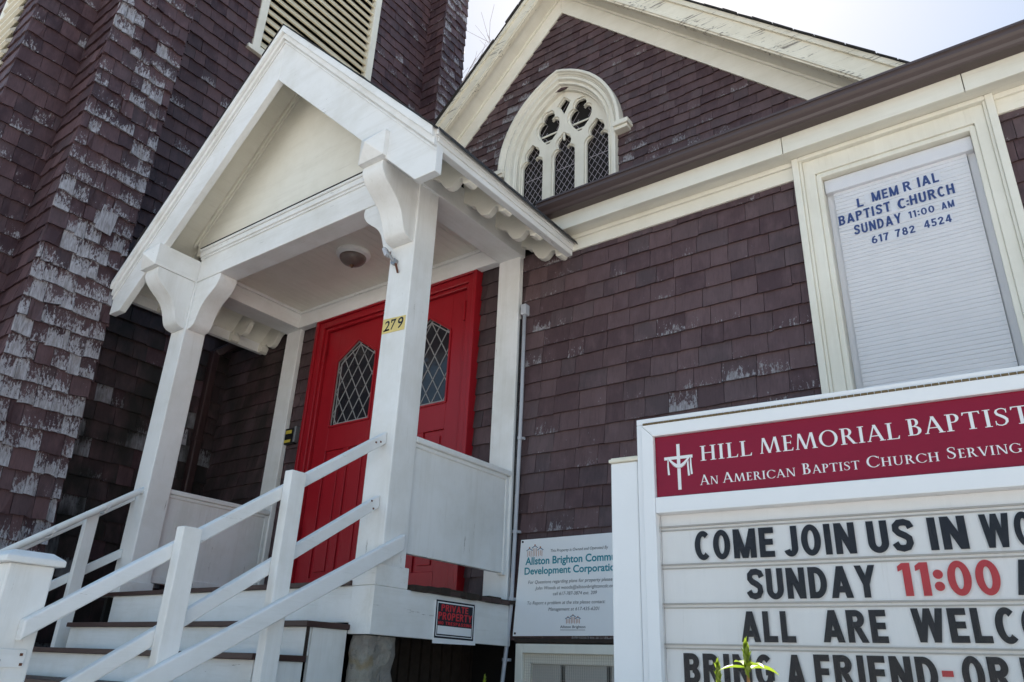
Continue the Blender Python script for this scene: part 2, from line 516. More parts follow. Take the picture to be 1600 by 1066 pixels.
def serif_glyph(c):
    if c == 'I': return stem(.17), .34
    if c == 'H': return stem(.17) + stem(.67) + rect(.17, .485, .67, .485 + TN), .84
    if c == 'L': return stem(.17, top=True) + rect(.17, 0, .56, TN) + [[[(.50, TN), (.56, 0), (.585, .20), (.555, .20)]]], .60
    if c == 'T': return stem(.36, top=False) + rect(.03, 1 - TN, .69, 1) + [[[(.02, .82), (.05, .82), (.10, 1 - TN), (.03, 1 - TN)]], [[(.67, .82), (.70, .82), (.69, 1 - TN), (.62, 1 - TN)]]], .72
    if c == 'E': return stem(.17) + rect(.17, 0, .52, TN) + rect(.17, 1 - TN, .50, 1) + rect(.17, .49, .44, .49 + TN) + [[[(.46, TN), (.52, 0), (.55, .19), (.52, .19)]], [[(.46, 1 - TN), (.50, 1), (.52, .83), (.49, .83)]], [[(.42, .42), (.45, .42), (.45, .62), (.42, .62)]]], .58
    if c in 'PRB':
        g = stem(.17) + rect(.17, 1 - TN, .34, 1) + ring(.32, .745, .235, .255, TK * .95, TN, -90, 90)
        if c == 'P': return g + rect(.17, .49, .34, .49 + TN), .60
        if c == 'R': return g + rect(.17, .49, .36, .49 + TN) + diag(.64, 0, .36, .52, TK * 1.05) + rect(.58, 0, .76, SH), .74
        return stem(.17) + rect(.17, 1 - TN, .33, 1) + ring(.31, .765, .20, .235, TK * .9, TN, -90, 90) + rect(.17, .53 - TN / 2, .33, .53 + TN / 2) + ring(.33, .27, .26, .27, TK, TN, -90, 90) + rect(.17, 0, .34, TN), .64
    if c == 'O': return ring(.46, .5, .43, .52, TK, TN, 0, 360, 48), .92
    if c == 'C': return ring(.46, .5, .42, .52, TK, TN, 42, 318, 40) + [[[(.74, .80), (.80, .70), (.80, .93), (.76, .90)]], [[(.74, .18), (.76, .15), (.81, .22), (.78, .25)]]], .82
    if c == 'G': return ring(.46, .5, .42, .52, TK, TN, 42, 318, 40) + rect(.67, .05, .67 + TK, .42) + rect(.60, .42 - SH, .87, .42) + [[[(.74, .80), (.80, .70), (.80, .93), (.76, .90)]]], .88
    if c == 'A': return diag(.10, 0, .37, 1, TN * 1.25) + diag(.68, 0, .37, 1.0, TK) + rect(.20, .30, .55, .30 + TN) + foot(.10, 0, TN) + foot(.68, 0, TK), .78
    if c == 'V': return diag(.40, 0, .11, 1, TK) + diag(.40, 0, .68, 1, TN * 1.2) + foot(.11, 1 - SH, TK) + foot(.68, 1 - SH, TN), .76
    if c == 'N': return stem(.15, TN * 1.2) + stem(.72, TN * 1.2, bot=False) + diag(.70, 0, .17, 1, TK), .84
    if c == 'M': return diag(.10, 0, .20, 1, TN * 1.25) + diag(.50, 0.0, .22, 1, TK) + diag(.50, 0.0, .78, 1, TN * 1.25) + diag(.93, 0, .80, 1, TK) + foot(.10, 0, TN) + foot(.93, 0, TK), 1.06
    if c == 'U': return stem(.17, TK, .30, 1, bot=False) + stem(.67, TN * 1.2, .30, 1, bot=False) + ring(.40, .31, .295, .33, TK * .8, TN, 180, 360), .82
    if c == 'S':
        p = [(.48, .82), (.44, .93), (.34, .975), (.24, .965), (.14, .90), (.11, .79), (.15, .67), (.27, .57), (.38, .47), (.46, .35), (.46, .21), (.38, .08), (.26, .028), (.14, .06), (.08, .13), (.06, .22)]
        w = [.02, TN, TN, TN, .075, .10, .12, TK, TK, .12, .10, .07, TN, TN, TN, .02]
        return strip(p, w) + [[[(.46, .72), (.50, .72), (.50, .97), (.47, .88)]], [[(.05, .03), (.08, .12), (.08, .30), (.04, .30)]]], .57
    return [], .34
def put_serif(mb, txt, x0, x1, base, cap, plane, small=1.0, track=0.06):
    """txt in capitals; with small < 1 every letter but a word's first is a small capital"""
    o, r, u = plane
    n = r.cross(u)
    items, x = [], 0.0
    for wi, word in enumerate(txt.split(' ')):
        if wi: x += .30
        for i, c in enumerate(word):
            kk = 1.0 if (i == 0 or small == 1.0) else small
            g, adv = serif_glyph(c)
            items.append((g, x, kk))
            x += adv * kk + track * kk
    total = x - track
    kx = (x1 - x0) / total
    e = 0
    for g, gx, kk in items:
        for st in g:
            e += 1
            for q in st:
                vs = [o + r * (x0 + (gx + p[0] * kk) * kx) + u * (base + p[1] * kk * cap) - n * (-0.00004 * (e % 9)) for p in q]
                mb.add(vs, [(0, 1, 2, 3)])

# ---- plain block capitals and figures drawn as strokes of one width
def sans_glyph(c, T=.21):
    h = T / 2
    def vs(x): return rect(x - h, 0, x + h, 1)
    def hb(x0, x1, y): return rect(x0, y - h * .92, x1, y + h * .92)
    t, m, b = 1 - h * .92, .5, h * .92
    if c == 'I': return vs(h), T
    if c == 'L': return vs(h) + hb(h, .52, b), .53
    if c == 'E': return vs(h) + hb(h, .54, t) + hb(h, .50, .51) + hb(h, .54, b), .55
    if c == 'F': return vs(h) + hb(h, .53, t) + hb(h, .48, .49), .53
    if c == 'H': return vs(h) + vs(.62 - h) + hb(h, .62 - h, .51), .62
    if c == 'T': return vs(.29) + hb(0, .58, t), .58
    if c == 'N': return vs(h) + vs(.66 - h) + diag(.66 - h, 0, h, 1, T * 1.08), .66
    if c == 'M': return vs(h) + vs(.84 - h) + diag(.42, 0, h + .01, 1, T * 1.0) + diag(.42, 0, .83 - h, 1, T * 1.0), .84
    if c == 'W': return diag(.27, 0, h, 1, T) + diag(.27, 0, .48, 1, T * .9) + diag(.69, 0, .48, 1, T * .9) + diag(.69, 0, .96 - h, 1, T), .96
    if c == 'A': return diag(h, 0, .36, 1, T * 1.06) + diag(.72 - h, 0, .36, 1, T * 1.06) + hb(.2, .52, .27), .72
    if c == 'V': return diag(.36, 0, h, 1, T) + diag(.36, 0, .72 - h, 1, T), .72
    if c == 'Y': return diag(.34, .40, h, 1, T) + diag(.34, .40, .68 - h, 1, T) + rect(.34 - h, 0, .34 + h, .46), .68
    if c in 'O0': return ring(.33, .5, .33, .515, T, T * .88, 0, 360, 40), .66
    if c == 'C': return ring(.33, .5, .33, .515, T, T * .88, 48, 312, 34), .60
    if c == 'G': return ring(.33, .5, .33, .515, T, T * .88, 48, 350, 34) + rect(.36, .36, .65, .36 + T * .8) + rect(.65 - T, .20, .65, .4), .66
    if c == 'U': return rect(0, .32, T, 1) + rect(.62 - T, .32, .62, 1) + ring(.31, .32, .31, .335, T, T * .88, 180, 360, 20), .62
    if c == 'J': return rect(.46 - T, .28, .46, 1) + ring(.21, .28, .25, .295, T, T * .88, 200, 360, 20), .46
    if c == 'D': return vs(h) + hb(h, .26, t) + hb(h, .26, b) + ring(.25, .5, .38, .5, T, T * .92, -90, 90, 24), .63
    if c in 'PRB':
        g = vs(h) + hb(h, .32, t) + ring(.31, .72, .28, .28, T, T * .88, -90, 90, 18) + rect(h, .44, .32, .44 + T * .88)
        if c == 'P': return g, .59
        if c == 'R': return g + diag(.56, 0, .34, .46, T * 1.05), .64
        return g + hb(h, .33, b) + ring(.32, .28, .29, .28, T, T * .88, -90, 90, 18), .61
    if c == 'S':
        p = [(.56, .72), (.50, .86), (.38, .905), (.22, .895), (.125, .80), (.12, .68), (.20, .58), (.36, .49), (.475, .40), (.49, .26), (.42, .13), (.28, .095), (.14, .13), (.06, .27)]
        return strip(p, [T * .95] * len(p)), .60
    if c == '1': return rect(.13, 0, .13 + T, 1) + [[[(.0, .74), (.13, .80), (.13, 1), (.0, .90)]]], .34
    if c == '2':
        p = [(.06, .68), (.12, .84), (.26, .905), (.40, .85), (.46, .72), (.42, .58), (.28, .40), (.10, .14)]
        return strip(p, [T * .95] * len(p)) + hb(.02, .57, b), .57
    if c == '4': return rect(.33, 0, .33 + T, 1) + hb(.0, .62, .29) + strip([(.07, .28), (.38, .95)], [T * .8] * 2), .62
    if c == '5':
        p = [(.03, .20), (.16, .10), (.32, .10), (.44, .20), (.45, .40), (.36, .53), (.22, .56), (.09, .50)]
        return strip(p, [T * .95] * len(p)) + hb(.06, .54, t) + rect(.05, .48, .05 + T * .9, 1), .57
    if c == '6': return ring(.30, .31, .30, .325, T, T * .88, 0, 360, 28) + strip([(.10, .36), (.12, .62), (.24, .84), (.44, .92)], [T * .95] * 4), .60
    if c == '7': return hb(0, .56, t) + strip([(.46, .92), (.28, .5), (.19, 0)], [T] * 3), .56
    if c == '8': return ring(.30, .72, .26, .29, T * .95, T * .85, 0, 360, 28) + ring(.30, .29, .30, .305, T, T * .88, 0, 360, 28), .60
    if c == ':': return ring(T * .55, .20, T * .6, T * .6, T * .599, T * .599, 0, 360, 16) + ring(T * .55, .68, T * .6, T * .6, T * .599, T * .599, 0, 360, 16), T * 1.1
    return [], .30
def put_sans(mb, txt, x0, x1, base, cap, plane, T=.21, track=.09, slope=0.0):
    o, r, u = plane
    n = r.cross(u)
    items, x = [], 0.0
    for c in txt:
        g, adv = sans_glyph(c, T)
        items.append((g, x))
        x += adv + track
    kx = (x1 - x0) / (x - track)
    e = 0
    for g, gx in items:
        for st in g:
            e += 1
            for q in st:
                P = [(x0 + (gx + p[0]) * kx, p[1] * cap) for p in q]
                mb.add([o + r * X + u * (base + Y + (X - x0) * slope) + n * (0.00004 * (e % 9)) for X, Y in P], [(0, 1, 2, 3)])

# ---- shingles: every one a tapered board with its own width, butt line, cup and wear
def shingles(mb, O, u, nrm, z0, z1, ulim, expo, wr, holes=(), wear=None, mold=None, seed=1, rough=1.0, butt=0.016, course0=0):
    rg = random.Random(seed)
    O, u, nrm = Vector(O), Vector(u), Vector(nrm)
    up = Vector((0, 0, 1))
    flip = u.cross(up).dot(nrm) < 0
    z = z0
    while z < z1:
        e = expo * rg.uniform(.985, 1.015)
        zb, zt = z, min(z + e * 1.16, z1 + 0.02)
        zm = z + e / 2
        lo, hi = ulim(zm)
        lob, hib = ulim(zb)
        lot, hit = ulim(zt)
        ivs = [(min(lo, lob, lot), max(hi, hib, hit))]
        for (a, b, c, d) in holes:
            if c < zm < d:
                nv = []
                for (p, q) in ivs:
                    if a > p: nv.append((p, min(q, a)))
                    if b < q: nv.append((max(p, b), q))
                ivs = [i for i in nv if i[1] - i[0] > .01]
        for (p, q) in ivs:
            x = p - rg.uniform(0, wr[1] * .8)
            while x < q:
                w = rg.uniform(*wr)
                a, b = x + .0012, x + w - .0015
                x += w
                a, b = max(a, p), min(b, q)
                ab, bb = max(a, lob), min(b, hib)
                at, bt = max(a, lot), min(b, hit)
                if bb - ab < .012 and bt - at < .012: continue
                bb, bt = max(bb, ab + .001), max(bt, at + .001)
                dz = rg.gauss(0, .0022) * rough
                dp = rg.uniform(0, .004) * rough
                cup = rg.gauss(0, .0035) * rough
                sk = rg.gauss(0, .0015) * rough
                N = 3
                vs = []
                for i in range(N + 1):
                    t = i / N
                    ub, ut = ab + (bb - ab) * t, at + (bt - at) * t
                    k = 4 * t * (1 - t)
                    jz = rg.gauss(0, .0010) * rough
                    db = butt + dp + cup * (k - .5)
                    zz = zb + dz + jz + sk * (t - .5) * 2
                    vs.append(O + u * ub + nrm * db + up * zz)                     # butt, face
                    vs.append(O + u * ut + nrm * .0015 + up * zt)                  # top
                    vs.append(O + u * ub + nrm * -.002 + up * (zz + .003))         # butt, back
                fs, uvs = [], []
                for i in range(N):
                    j = 3 * i
                    t0, t1 = i / N, (i + 1) / N
                    fs.append((j, j + 3, j + 4, j + 1)); uvs += [(t0, 0), (t1, 0), (t1, 1), (t0, 1)]
                    fs.append((j + 2, j + 5, j + 3, j)); uvs += [(t0, 0), (t1, 0), (t1, 0), (t0, 0)]
                fs.append((2, 0, 1)); uvs += [(0, 0), (0, 0), (0, 1)]
                j = 3 * N
                fs.append((j, j + 2, j + 1)); uvs += [(1, 0), (1, 0), (1, 1)]
                um = (a + b) / 2
                wv = wear(um, zm, rg) if wear else rg.random() * .3
                mv = mold(um, zm, rg) if mold else 0.0
                c = (rg.random(), rg.random(), max(0, min(1, wv)), mv)
                if flip:
                    k = 0
                    nf, nu = [], []
                    for f in fs:
                        nf.append(f[::-1]); nu += uvs[k:k + len(f)][::-1]
                        k += len(f)
                    fs, uvs = nf, nu
                mb.add(vs, fs)
                mb.uv += uvs
                mb.col += [c] * sum(len(f) for f in fs)
        z += e

X_, Y_, Z_ = Vector((1, 0, 0)), Vector((0, 1, 0)), Vector((0, 0, 1))

# ================================================================ ground
g = MB().box(-400, 400, -400, 400, -0.5, 0.0).build('ground', M['concrete']); g['kind'] = 'structure'
g = MB().box(-400, 400, -14.0, -5.6, -0.05, 0.004).build('road', M['asphalt']); g['kind'] = 'structure'
g = MB().box(-30, 20, -2.62, 25, -0.1, 0.97).build('front_yard', M['soil']); g['kind'] = 'structure'

# ================================================================ church
church = thing('church', 'brown shingled church front with cream trim, arched gable window and red double doors', 'church', (-1.5, 0.0, 0.97))
XW = -5.92          # right-hand side wall plane of the tower
ZFR = 3.988         # underside of the frieze
WX0, WX1, WX2, WX3 = -0.853, -0.722, -0.040, 0.083

mb = MB()
mb.box(XW + .01, 6.0, 0.10, 0.30, 0.9, 4.2)
mb.box(XW + .01, -4.60, 0.0, 0.10, 1.70, 4.1)
mb.box(-3.05, WX0 + .05, 0.0, 0.10, 1.70, 4.1)
mb.box(WX3 - .05, 6.0, 0.0, 0.10, 1.70, 4.1)
mb.build('wall', M['backing'], church)
mb = MB()
def wear_front(uu, z, r):
    b = .17 + .24 * max(0, 1 - (z - 1.7) / 1.5)
    if uu > -2.5 and r.random() < .22: b += r.uniform(.05, .32)
    if -1.9 < uu < -.8 and 2.3 < z < 3.35 and r.random() < .55: b += r.uniform(.10, .30)
    if -2.6 < uu < -2.25 and z > 3.3: b += .22
    if uu > 0: b += .12
    return b + r.gauss(0, .06)
def mold_front(uu, z, r): return .75 if uu < -5.1 else (.30 if uu < -2.62 else .0)
shingles(mb, (0, 0, 0), X_, -Y_, 1.672, 4.06, lambda z: (XW, 6.0), .1135, (.10, .19),
         holes=[(-4.64, -3.02, 0, 4.06), (WX0 + .03, WX3 - .03, 0, 5)], wear=wear_front, mold=mold_front, seed=11, rough=.55)
mb.build('shingle_siding', M['shingle'], church)
mb = MB().box(-2.60, 6.0, -.012, .10, 0.9, 1.66)
mb.build('foundation', M['concrete'], church)
box('water_table', M['rotten'], church, -2.60, 6.0, -.035, .05, 1.662, 1.684)

# frieze, soffit, fascia, gutter
mb = MB()
xl = -2.33
for a, b in ((xl, WX0), (WX3, 6.0)):
    mb.box(a, b, -.026, .02, ZFR, 4.094)
    mb.box(a, b, -.040, -.026, 4.066, 4.094)
mb.build('frieze', M['cream_x'], church, .004)
box('soffit', M['cream_x'], church, xl, 6.0, -.125, .05, 4.0945, 4.11, bevel=0)
mb = MB().box(xl - .03, -.872, -.142, -.122, 4.088, 4.215).box(-.868, -.02, -.1415, -.122, 4.0885, 4.215).box(-.016, 6.0, -.142, -.122, 4.088, 4.215)
mb.build('fascia', M['cream_x'], church, .003)
prof = [(-.143, 4.192), (-.205, 4.190), (-.214, 4.198), (-.220, 4.212), (-.236, 4.226), (-.246, 4.238), (-.247, 4.262), (-.252, 4.266), (-.258, 4.262), (-.258, 4.274), (-.243, 4.276), (-.239, 4.240), (-.205, 4.20), (-.143, 4.202)]
mb = MB().prism(prof, 'x', xl - .06, 6.0)
mb.build('gutter', M['gutter'], church, 0)
mb = MB().prism([(-.15, 4.20), (2.18, 5.45), (2.18, 5.50), (-.15, 4.25)], 'x', XW + .02, 6.0)
mb.build('lower_roof', M['roofing'], church)

# ---- upper gable
YGW, XC, AP = 2.17, -3.815, 8.92
mb = MB().prism([(XC - 4.3, 4.62), (XC + 4.3, 4.62), (XC, AP + .10)], 'y', YGW + .16, YGW + .30)
mb.build('gable_wall', M['backing'], church)
mb = MB()
def gl(z): return (XC - (AP + .03 - z), XC + (AP + .03 - z))
def wear_gable(uu, z, r):
    b = .22 + (.28 if r.random() < .38 else 0) + .12 * math.sin(uu * 1.7 + z * 2.1)
    return b + r.gauss(0, .08)
GW = .60            # half-width of the arched opening
SPZ = 6.85
gholes = [(XC - .70, XC + .70, 0, 7.15), (XC - .60, XC + .60, 7.1, 7.45), (XC - .38, XC + .38, 7.4, 7.72)]
shingles(mb, (0, YGW + .02, 0), X_, -Y_, 4.7, AP, gl, .112, (.09, .19), holes=gholes, wear=wear_gable, seed=5, rough=1.5, mold=lambda a, b, r: .12)
mb.build('gable_shingles', M['shingle'], church)
def rake(side, half):
    """one raking eave: frieze board on the wall, sloping soffit, fascia with two mouldings"""
    q = 1 if side > 0 else -1
    P = lambda d, t: (XC + q * d, t - d)
    D = 4.05
    a = MB().prism([P(0, AP), P(D, AP), P(D, AP + .29), P(0, AP + .29)], 'y', YGW - .012, YGW + .03)
    a.prism([P(0, AP + .25), P(D, AP + .25), P(D, AP + .30), P(0, AP + .30)], 'y', YGW - .032, YGW - .012)
    a.build('rake_frieze', M['cream_x'], church, .004)
    a = MB().prism([P(0, AP + .285), P(D, AP + .285), P(D, AP + .34), P(0, AP + .34)], 'y', 1.935, YGW + .2)
    a.build('rake_soffit', M['cream_y'], church, 0)
    a = MB().prism([P(0, AP + .255), P(D, AP + .255), P(D, AP + .60), P(0, AP + .60)], 'y', 1.925, 1.965)
    a.prism([P(0, AP + .255), P(D, AP + .255), P(D, AP + .35), P(0, AP + .35)], 'y', 1.905, 1.925)
    a.prism([P(0, AP + .28), P(D, AP + .28), P(D, AP + .32), P(0, AP + .32)], 'y', 1.893, 1.905)
    a.prism([P(0, AP + .53), P(D, AP + .53), P(D, AP + .60), P(0, AP + .60)], 'y', 1.900, 1.925)
    a.build('rake_board', M['flaky'], church, .004)
    rg = random.Random(3 + q)
    a = MB().prism([P(0, AP + .601), P(D + .1, AP + .601), P(D + .1, AP + .618), P(0, AP + .618)], 'y', 1.90, 22)
    d = .0
    while d < D:
        w = rg.uniform(.12, .24)
        a.prism([P(d, AP + .603), P(d + w - .006, AP + .603), P(d + w - .006, AP + .612 + rg.uniform(0, .010)), P(d, AP + .612 + rg.uniform(0, .010))], 'y', 1.876 + rg.uniform(-.012, .012), 1.90)
        d += w
    a.build('main_roof', M['roofing'], church)
rake(-1, 0); rake(1, 1)

# ---- arched gable window
def arch(w, y, zbot, drop=0.0, n=14, spring=SPZ, c=.357):
    """outline of a pointed arch, left foot to right foot"""
    r = w + c
    top = math.acos(c / r)
    L = []
    for i in range(n + 1):
        a = top * i / n
        L.append((XC + c - r * math.cos(a), y, spring + r * math.sin(a)))
    Rt = [(2 * XC - p[0], p[1], p[2]) for p in L[::-1][1:]]
    return [(XC - w, y, zbot)] + L + Rt + [(XC + w, y, zbot)]
def arch_band(mb, rings):
    n = len(rings[0])
    b = len(mb.v)
    for r in rings: mb.v += r
    for i in range(len(rings) - 1):
        for j in range(n - 1):
            mb.f.append((b + i * n + j, b + i * n + j + 1, b + (i + 1) * n + j + 1, b + (i + 1) * n + j))
ZB = 5.75
mb = MB()
arch_band(mb, [arch(w, y, ZB) for w, y in ((.725, YGW + .05), (.725, 2.115), (.712, 2.105), (.690, 2.105), (.680, 2.13), (.672, 2.142), (.655, 2.142), (.650, 2.128), (.640, 2.128), (.632, 2.165), (.620, 2.175), (.612, 2.19), (.603, 2.19), (.598, 2.33))])
aw = mb.build('arched_window', M['cream_z'], church)
mb = MB()
arch_band(mb, [arch(w, y, SPZ - .02) for w, y in ((.80, YGW + .03), (.80, 2.075), (.785, 2.062), (.765, 2.062), (.755, 2.085), (.745, 2.09), (.735, 2.115), (.728, 2.115))])
for q in (-1, 1):
    xa, xb = XC + q * .728, XC + q * .90
    mb.box(xa, xb, 2.06, 2.19, SPZ - .06, SPZ - .005)
    mb.box(xa, xb - q * .02, 2.085, 2.19, SPZ - .10, SPZ - .06)
mb.build('hood_mould', M['cream_x'], aw, .004)

def inside(p, poly):
    r, n = False, len(poly)
    for i in range(n):
        a, b = poly[i], poly[(i + 1) % n]
        if (a[1] > p[1]) != (b[1] > p[1]) and p[0] < (b[0] - a[0]) * (p[1] - a[1]) / (b[1] - a[1]) + a[0]: r = not r
    return r
def plate(name, loops, y0, depth, mat, parent):
    """a flat board cut to the first loop, pierced by the others, with real thickness"""
    vs, es = [], []
    for lp in loops:
        b = len(vs)
        vs += [Vector(p) for p in lp]
        es += [(b + i, b + (i + 1) % len(lp)) for i in range(len(lp))]
    V, _, F, _, _, _ = mathutils.geometry.delaunay_2d_cdt(vs, es, [], 0, 1e-6)
    m = MB()
    n = len(V)
    m.v = [(p.x, y0, p.y) for p in V] + [(p.x, y0 + depth, p.y) for p in V]
    cnt = {}
    for f in F:
        c = sum((V[i] for i in f), Vector((0, 0))) / len(f)
        if not inside(c, loops[0]) or any(inside(c, h) for h in loops[1:]): continue
        f = list(f)
        a = sum(V[f[i]].x * V[f[(i + 1) % len(f)]].y - V[f[(i + 1) % len(f)]].x * V[f[i]].y for i in range(len(f)))
        if a < 0: f = f[::-1]
        m.f.append(tuple(f))
        m.f.append(tuple(n + q for q in f[::-1]))
        for i in range(len(f)): cnt[(f[i], f[(i + 1) % len(f)])] = 1
    for (a, b) in cnt:
        if (b, a) not in cnt: m.f.append((a, n + a, n + b, b))
    return m.build(name, mat, parent)
def arc(cx, cz, r, a0, a1, n=9):
    return [(cx + r * math.cos(R_(a0 + (a1 - a0) * i / n)), cz + r * math.sin(R_(a0 + (a1 - a0) * i / n))) for i in range(n + 1)]
def lancet(cx, zb, zs, w):
    """trefoil-headed light: side lobes cut to cusps, a rounded head"""
    p = [(cx + w, zb), (cx + w, zs - .03)]
    p += arc(cx + w * .40, zs + .015, w * .60, -25, 78)[1:]
    p += [(cx + w * .42, zs + .105), (cx + w * .28, zs + .085)]                   # cusp
    p += arc(cx, zs + .170, w * .66, -35, 62)
    p += [(cx + .012, zs + .300), (cx, zs + .310)]
    right = p
    left = [(2 * cx - x, z) for x, z in right[::-1]][1:]
    return right + left
def upper_light(cx, zb, w, h):
    p = [(cx + w * .15, zb), (cx + w * .72, zb + .10), (cx + w, zb + .20), (cx + w, zb + h * .56)]
    p += arc(cx + w * .42, zb + h * .56, w * .58, 0, 75)[1:]
    p += [(cx + w * .42, zb + h * .75), (cx + w * .30, zb + h * .71)]
    p += arc(cx, zb + h * .84, w * .56, -30, 70)
    p += [(cx, zb + h)]
    return p + [(2 * cx - x, z) for x, z in p[::-1]][1:]
outer = [(p[0], p[2]) for p in arch(.617, 0, ZB, n=16)][::-1]
apex_hole = lambda k: [(XC, 7.425 - .02 * k), (XC + .075 + .02 * k, 7.575), (XC, 7.655 + .02 * k), (XC - .075 - .02 * k, 7.575)]
for nm, w1, w2, k, y0, dp in (('tracery', .138, .142, 0, 2.262, .030), ('tracery_front', .160, .166, 1, 2.240, .020)):
    sp = [outer]
    for cx in (XC - .428, XC, XC + .428): sp.append(lancet(cx, ZB + .05, 6.86, w1))
    for cx in (XC - .214, XC + .214): sp.append(upper_light(cx, 7.10 - .012 * k, w2, .44 + .024 * k))
    sp.append(apex_hole(k))
    plate(nm, sp, y0, dp, M['cream_z'], aw)
mb = MB()
for cx in (XC - .214, XC + .214):
    mb.box(cx - .018, cx + .018, 2.244, 2.271, ZB, 6.86)
    mb.box(cx - .15, cx + .15, 2.305, 2.32, 7.262, 7.284)
    mb.box(cx - .12, cx + .12, 2.305, 2.32, 7.172, 7.190)
mb.box(XC - .012, XC + .012, 2.25, 2.272, 7.06, 7.42)
mb.build('tracery_moulding', M['cream_z'], aw, .004)
mb = MB().prism([(p[0], p[2]) for p in arch(.59, 0, ZB, n=10)], 'y', 2.335, 2.345)
mb.build('stained_glass', M['stained'], aw)
mb = MB()
for cx in (XC - .428, XC, XC + .428):
    for s in (-1, 1):
        for i in range(-14, 20):
            # diamond quarries, slope about 1.45
            z0_, w = 5.6 + i * .108, .15
            mb.bar((cx - w, 2.329, z0_), (cx + w, 2.329, z0_ + s * w * 2 * 1.45), (0, 1, 0), .006, .0044)
    mb.box(cx - .15, cx + .15, 2.327, 2.334, 6.74, 6.748)
mb.build('window_came', M['leadw'], aw)

# ---- side window with a blind
WZT = 3.95
mb = MB()
for a, b, s in ((WX0, WX1, 1), (WX3, WX2, -1)):
    mb.box(a, a + s * .034, -.062, .03, 2.0, 4.092)
    mb.box(a + s * .034, a + s * .048, -.050, .03, 2.0, 4.08)
    mb.box(a + s * .048, b - s * .026, -.036, .03, 2.0, 4.06)
    mb.box(b - s * .026, b, -.026, .09, 2.0, WZT + .02)
mb.box(WX0 + .034, WX3 - .034, -.0615, .03, 4.068, 4.092)
mb.box(WX0 + .048, WX3 - .048, -.0355, .03, WZT + .026, 4.068)
mb.box(WX1 - .02, WX2 + .02, -.0255, .09, WZT, WZT + .026)
win = mb.build('window_casing', M['cream_z'], church, .004)
mb = MB().box(WX1, WX1 + .035, .05, .10, 2.0, WZT).box(WX2 - .035, WX2, .05, .10, 2.0, WZT)
mb.build('window_jamb', M['blind'], win, .003)
box('blind_headrail', M['blind'], win, WX1 + .002, WX2 - .002, .012, .06, WZT - .082, WZT - .004)
mb = MB()
z = 2.30
x0, x1 = WX1 + .036, WX2 - .036
vs, fs = [], []
rg = random.Random(9)
while z < WZT - .08:
    s = .0215
    j = rg.gauss(0, .0006)
    for yy, zz in ((.0395, z), (.0350 + j, z + .0025), (.0342 + j, z + .012), (.0362, z + s - .0005)):
        vs += [(x0, yy, zz), (x1, yy, zz)]
    z += s
for i in range(0, len(vs) - 2, 2): fs.append((i, i + 1, i + 3, i + 2))
mb.add(vs, fs)
mb.build('pleated_blind', M['blind'], win)
PW = (Vector((0, .0315, 0)), X_, Z_)
mb = MB()
def wt(t, a, b, z, h, sl=0.0): put_sans(mb, t, a, b, z, h, PW, .20, .16, sl)
mb = MB()
wt('L', -.583, -.553, 3.744, .052); wt('MEM', -.511, -.388, 3.752, .055); wt('R', -.365, -.330, 3.757, .055); wt('I', -.300, -.290, 3.758, .058); wt('AL', -.282, -.208, 3.758, .056)
mb.build('window_lettering', M['inkblue'], win, label='blue stick-on letters with gaps where some have fallen off')
mb = MB()
wt('BAPTIST', -.681, -.436, 3.668, .056, .02); wt('C', -.403, -.365, 3.668, .056); wt(':', -.364, -.352, 3.674, .040); wt('HURCH', -.348, -.155, 3.672, .056)
mb.build('window_lettering', M['inkblue'], win, label=None)
mb = MB()
wt('SUNDAY', -.617, -.398, 3.592, .056); wt('11:00', -.365, -.253, 3.602, .038); wt('AM', -.223, -.169, 3.602, .038)
mb.build('window_lettering', M['inkblue'], win, label=None)
mb = MB()
wt('617', -.545, -.466, 3.518, .042); wt('782', -.437, -.350, 3.520, .042); wt('4524', -.310, -.193, 3.526, .042)
mb.build('window_lettering', M['inkblue'], win, label=None)
mb = MB()
cy = [0.0325]
for a, b, c, d in ((-.545, -.520, 3.748, 3.805), (-.372, -.323, 3.752, 3.822), (-.288, -.200, 3.752, 3.822), (-.436, -.405, 3.664, 3.735), (-.405, -.260, 3.598, 3.645), (-.230, -.160, 3.598, 3.648), (-.55, -.345, 3.512, 3.566), (-.315, -.188, 3.521, 3.573)):
    mb.box(a, b, .0325, .0335, c, d)
build_each(mb, 'letter_card', M['pale_card'], win)
box('window_pane', M['clear'], win, WX1, WX2, .006, .009, 2.0, WZT, bevel=0)

# ---- entrance doors
DX0, DX1, DZ0, DZ1 = -4.660, -2.998, 1.89, 4.072
mb = MB()
for a, s in ((DX0, 1), (DX1, -1)):
    mb.box(a, a + s * .030, -.075, .02, DZ0, DZ1)
    mb.box(a + s * .030, a + s * .085, -.058, .02, DZ0, DZ1 - .03)
    mb.box(a + s * .085, a + s * .112, -.040, .02, DZ0, DZ1 - .085)
mb.box(DX0 + .03, DX1 - .03, -.0745, .02, DZ1 - .03, DZ1)
mb.box(DX0 + .085, DX1 - .085, -.0575, .02, DZ1 - .085, DZ1 - .03)
mb.box(DX0 + .112, DX1 - .112, -.0395, .02, DZ1 - .112, DZ1 - .085)
mb.build('door_frame', M['red'], church, .005)
box('door_sill', M['yellow'], church, DX0, DX1, -.10, .02, 1.872, 1.888)
LX = [(DX0 + .114, -3.833), (-3.827, DX1 - .114)]
GZ0, GZS, GZA = 3.150, 3.680, 3.822
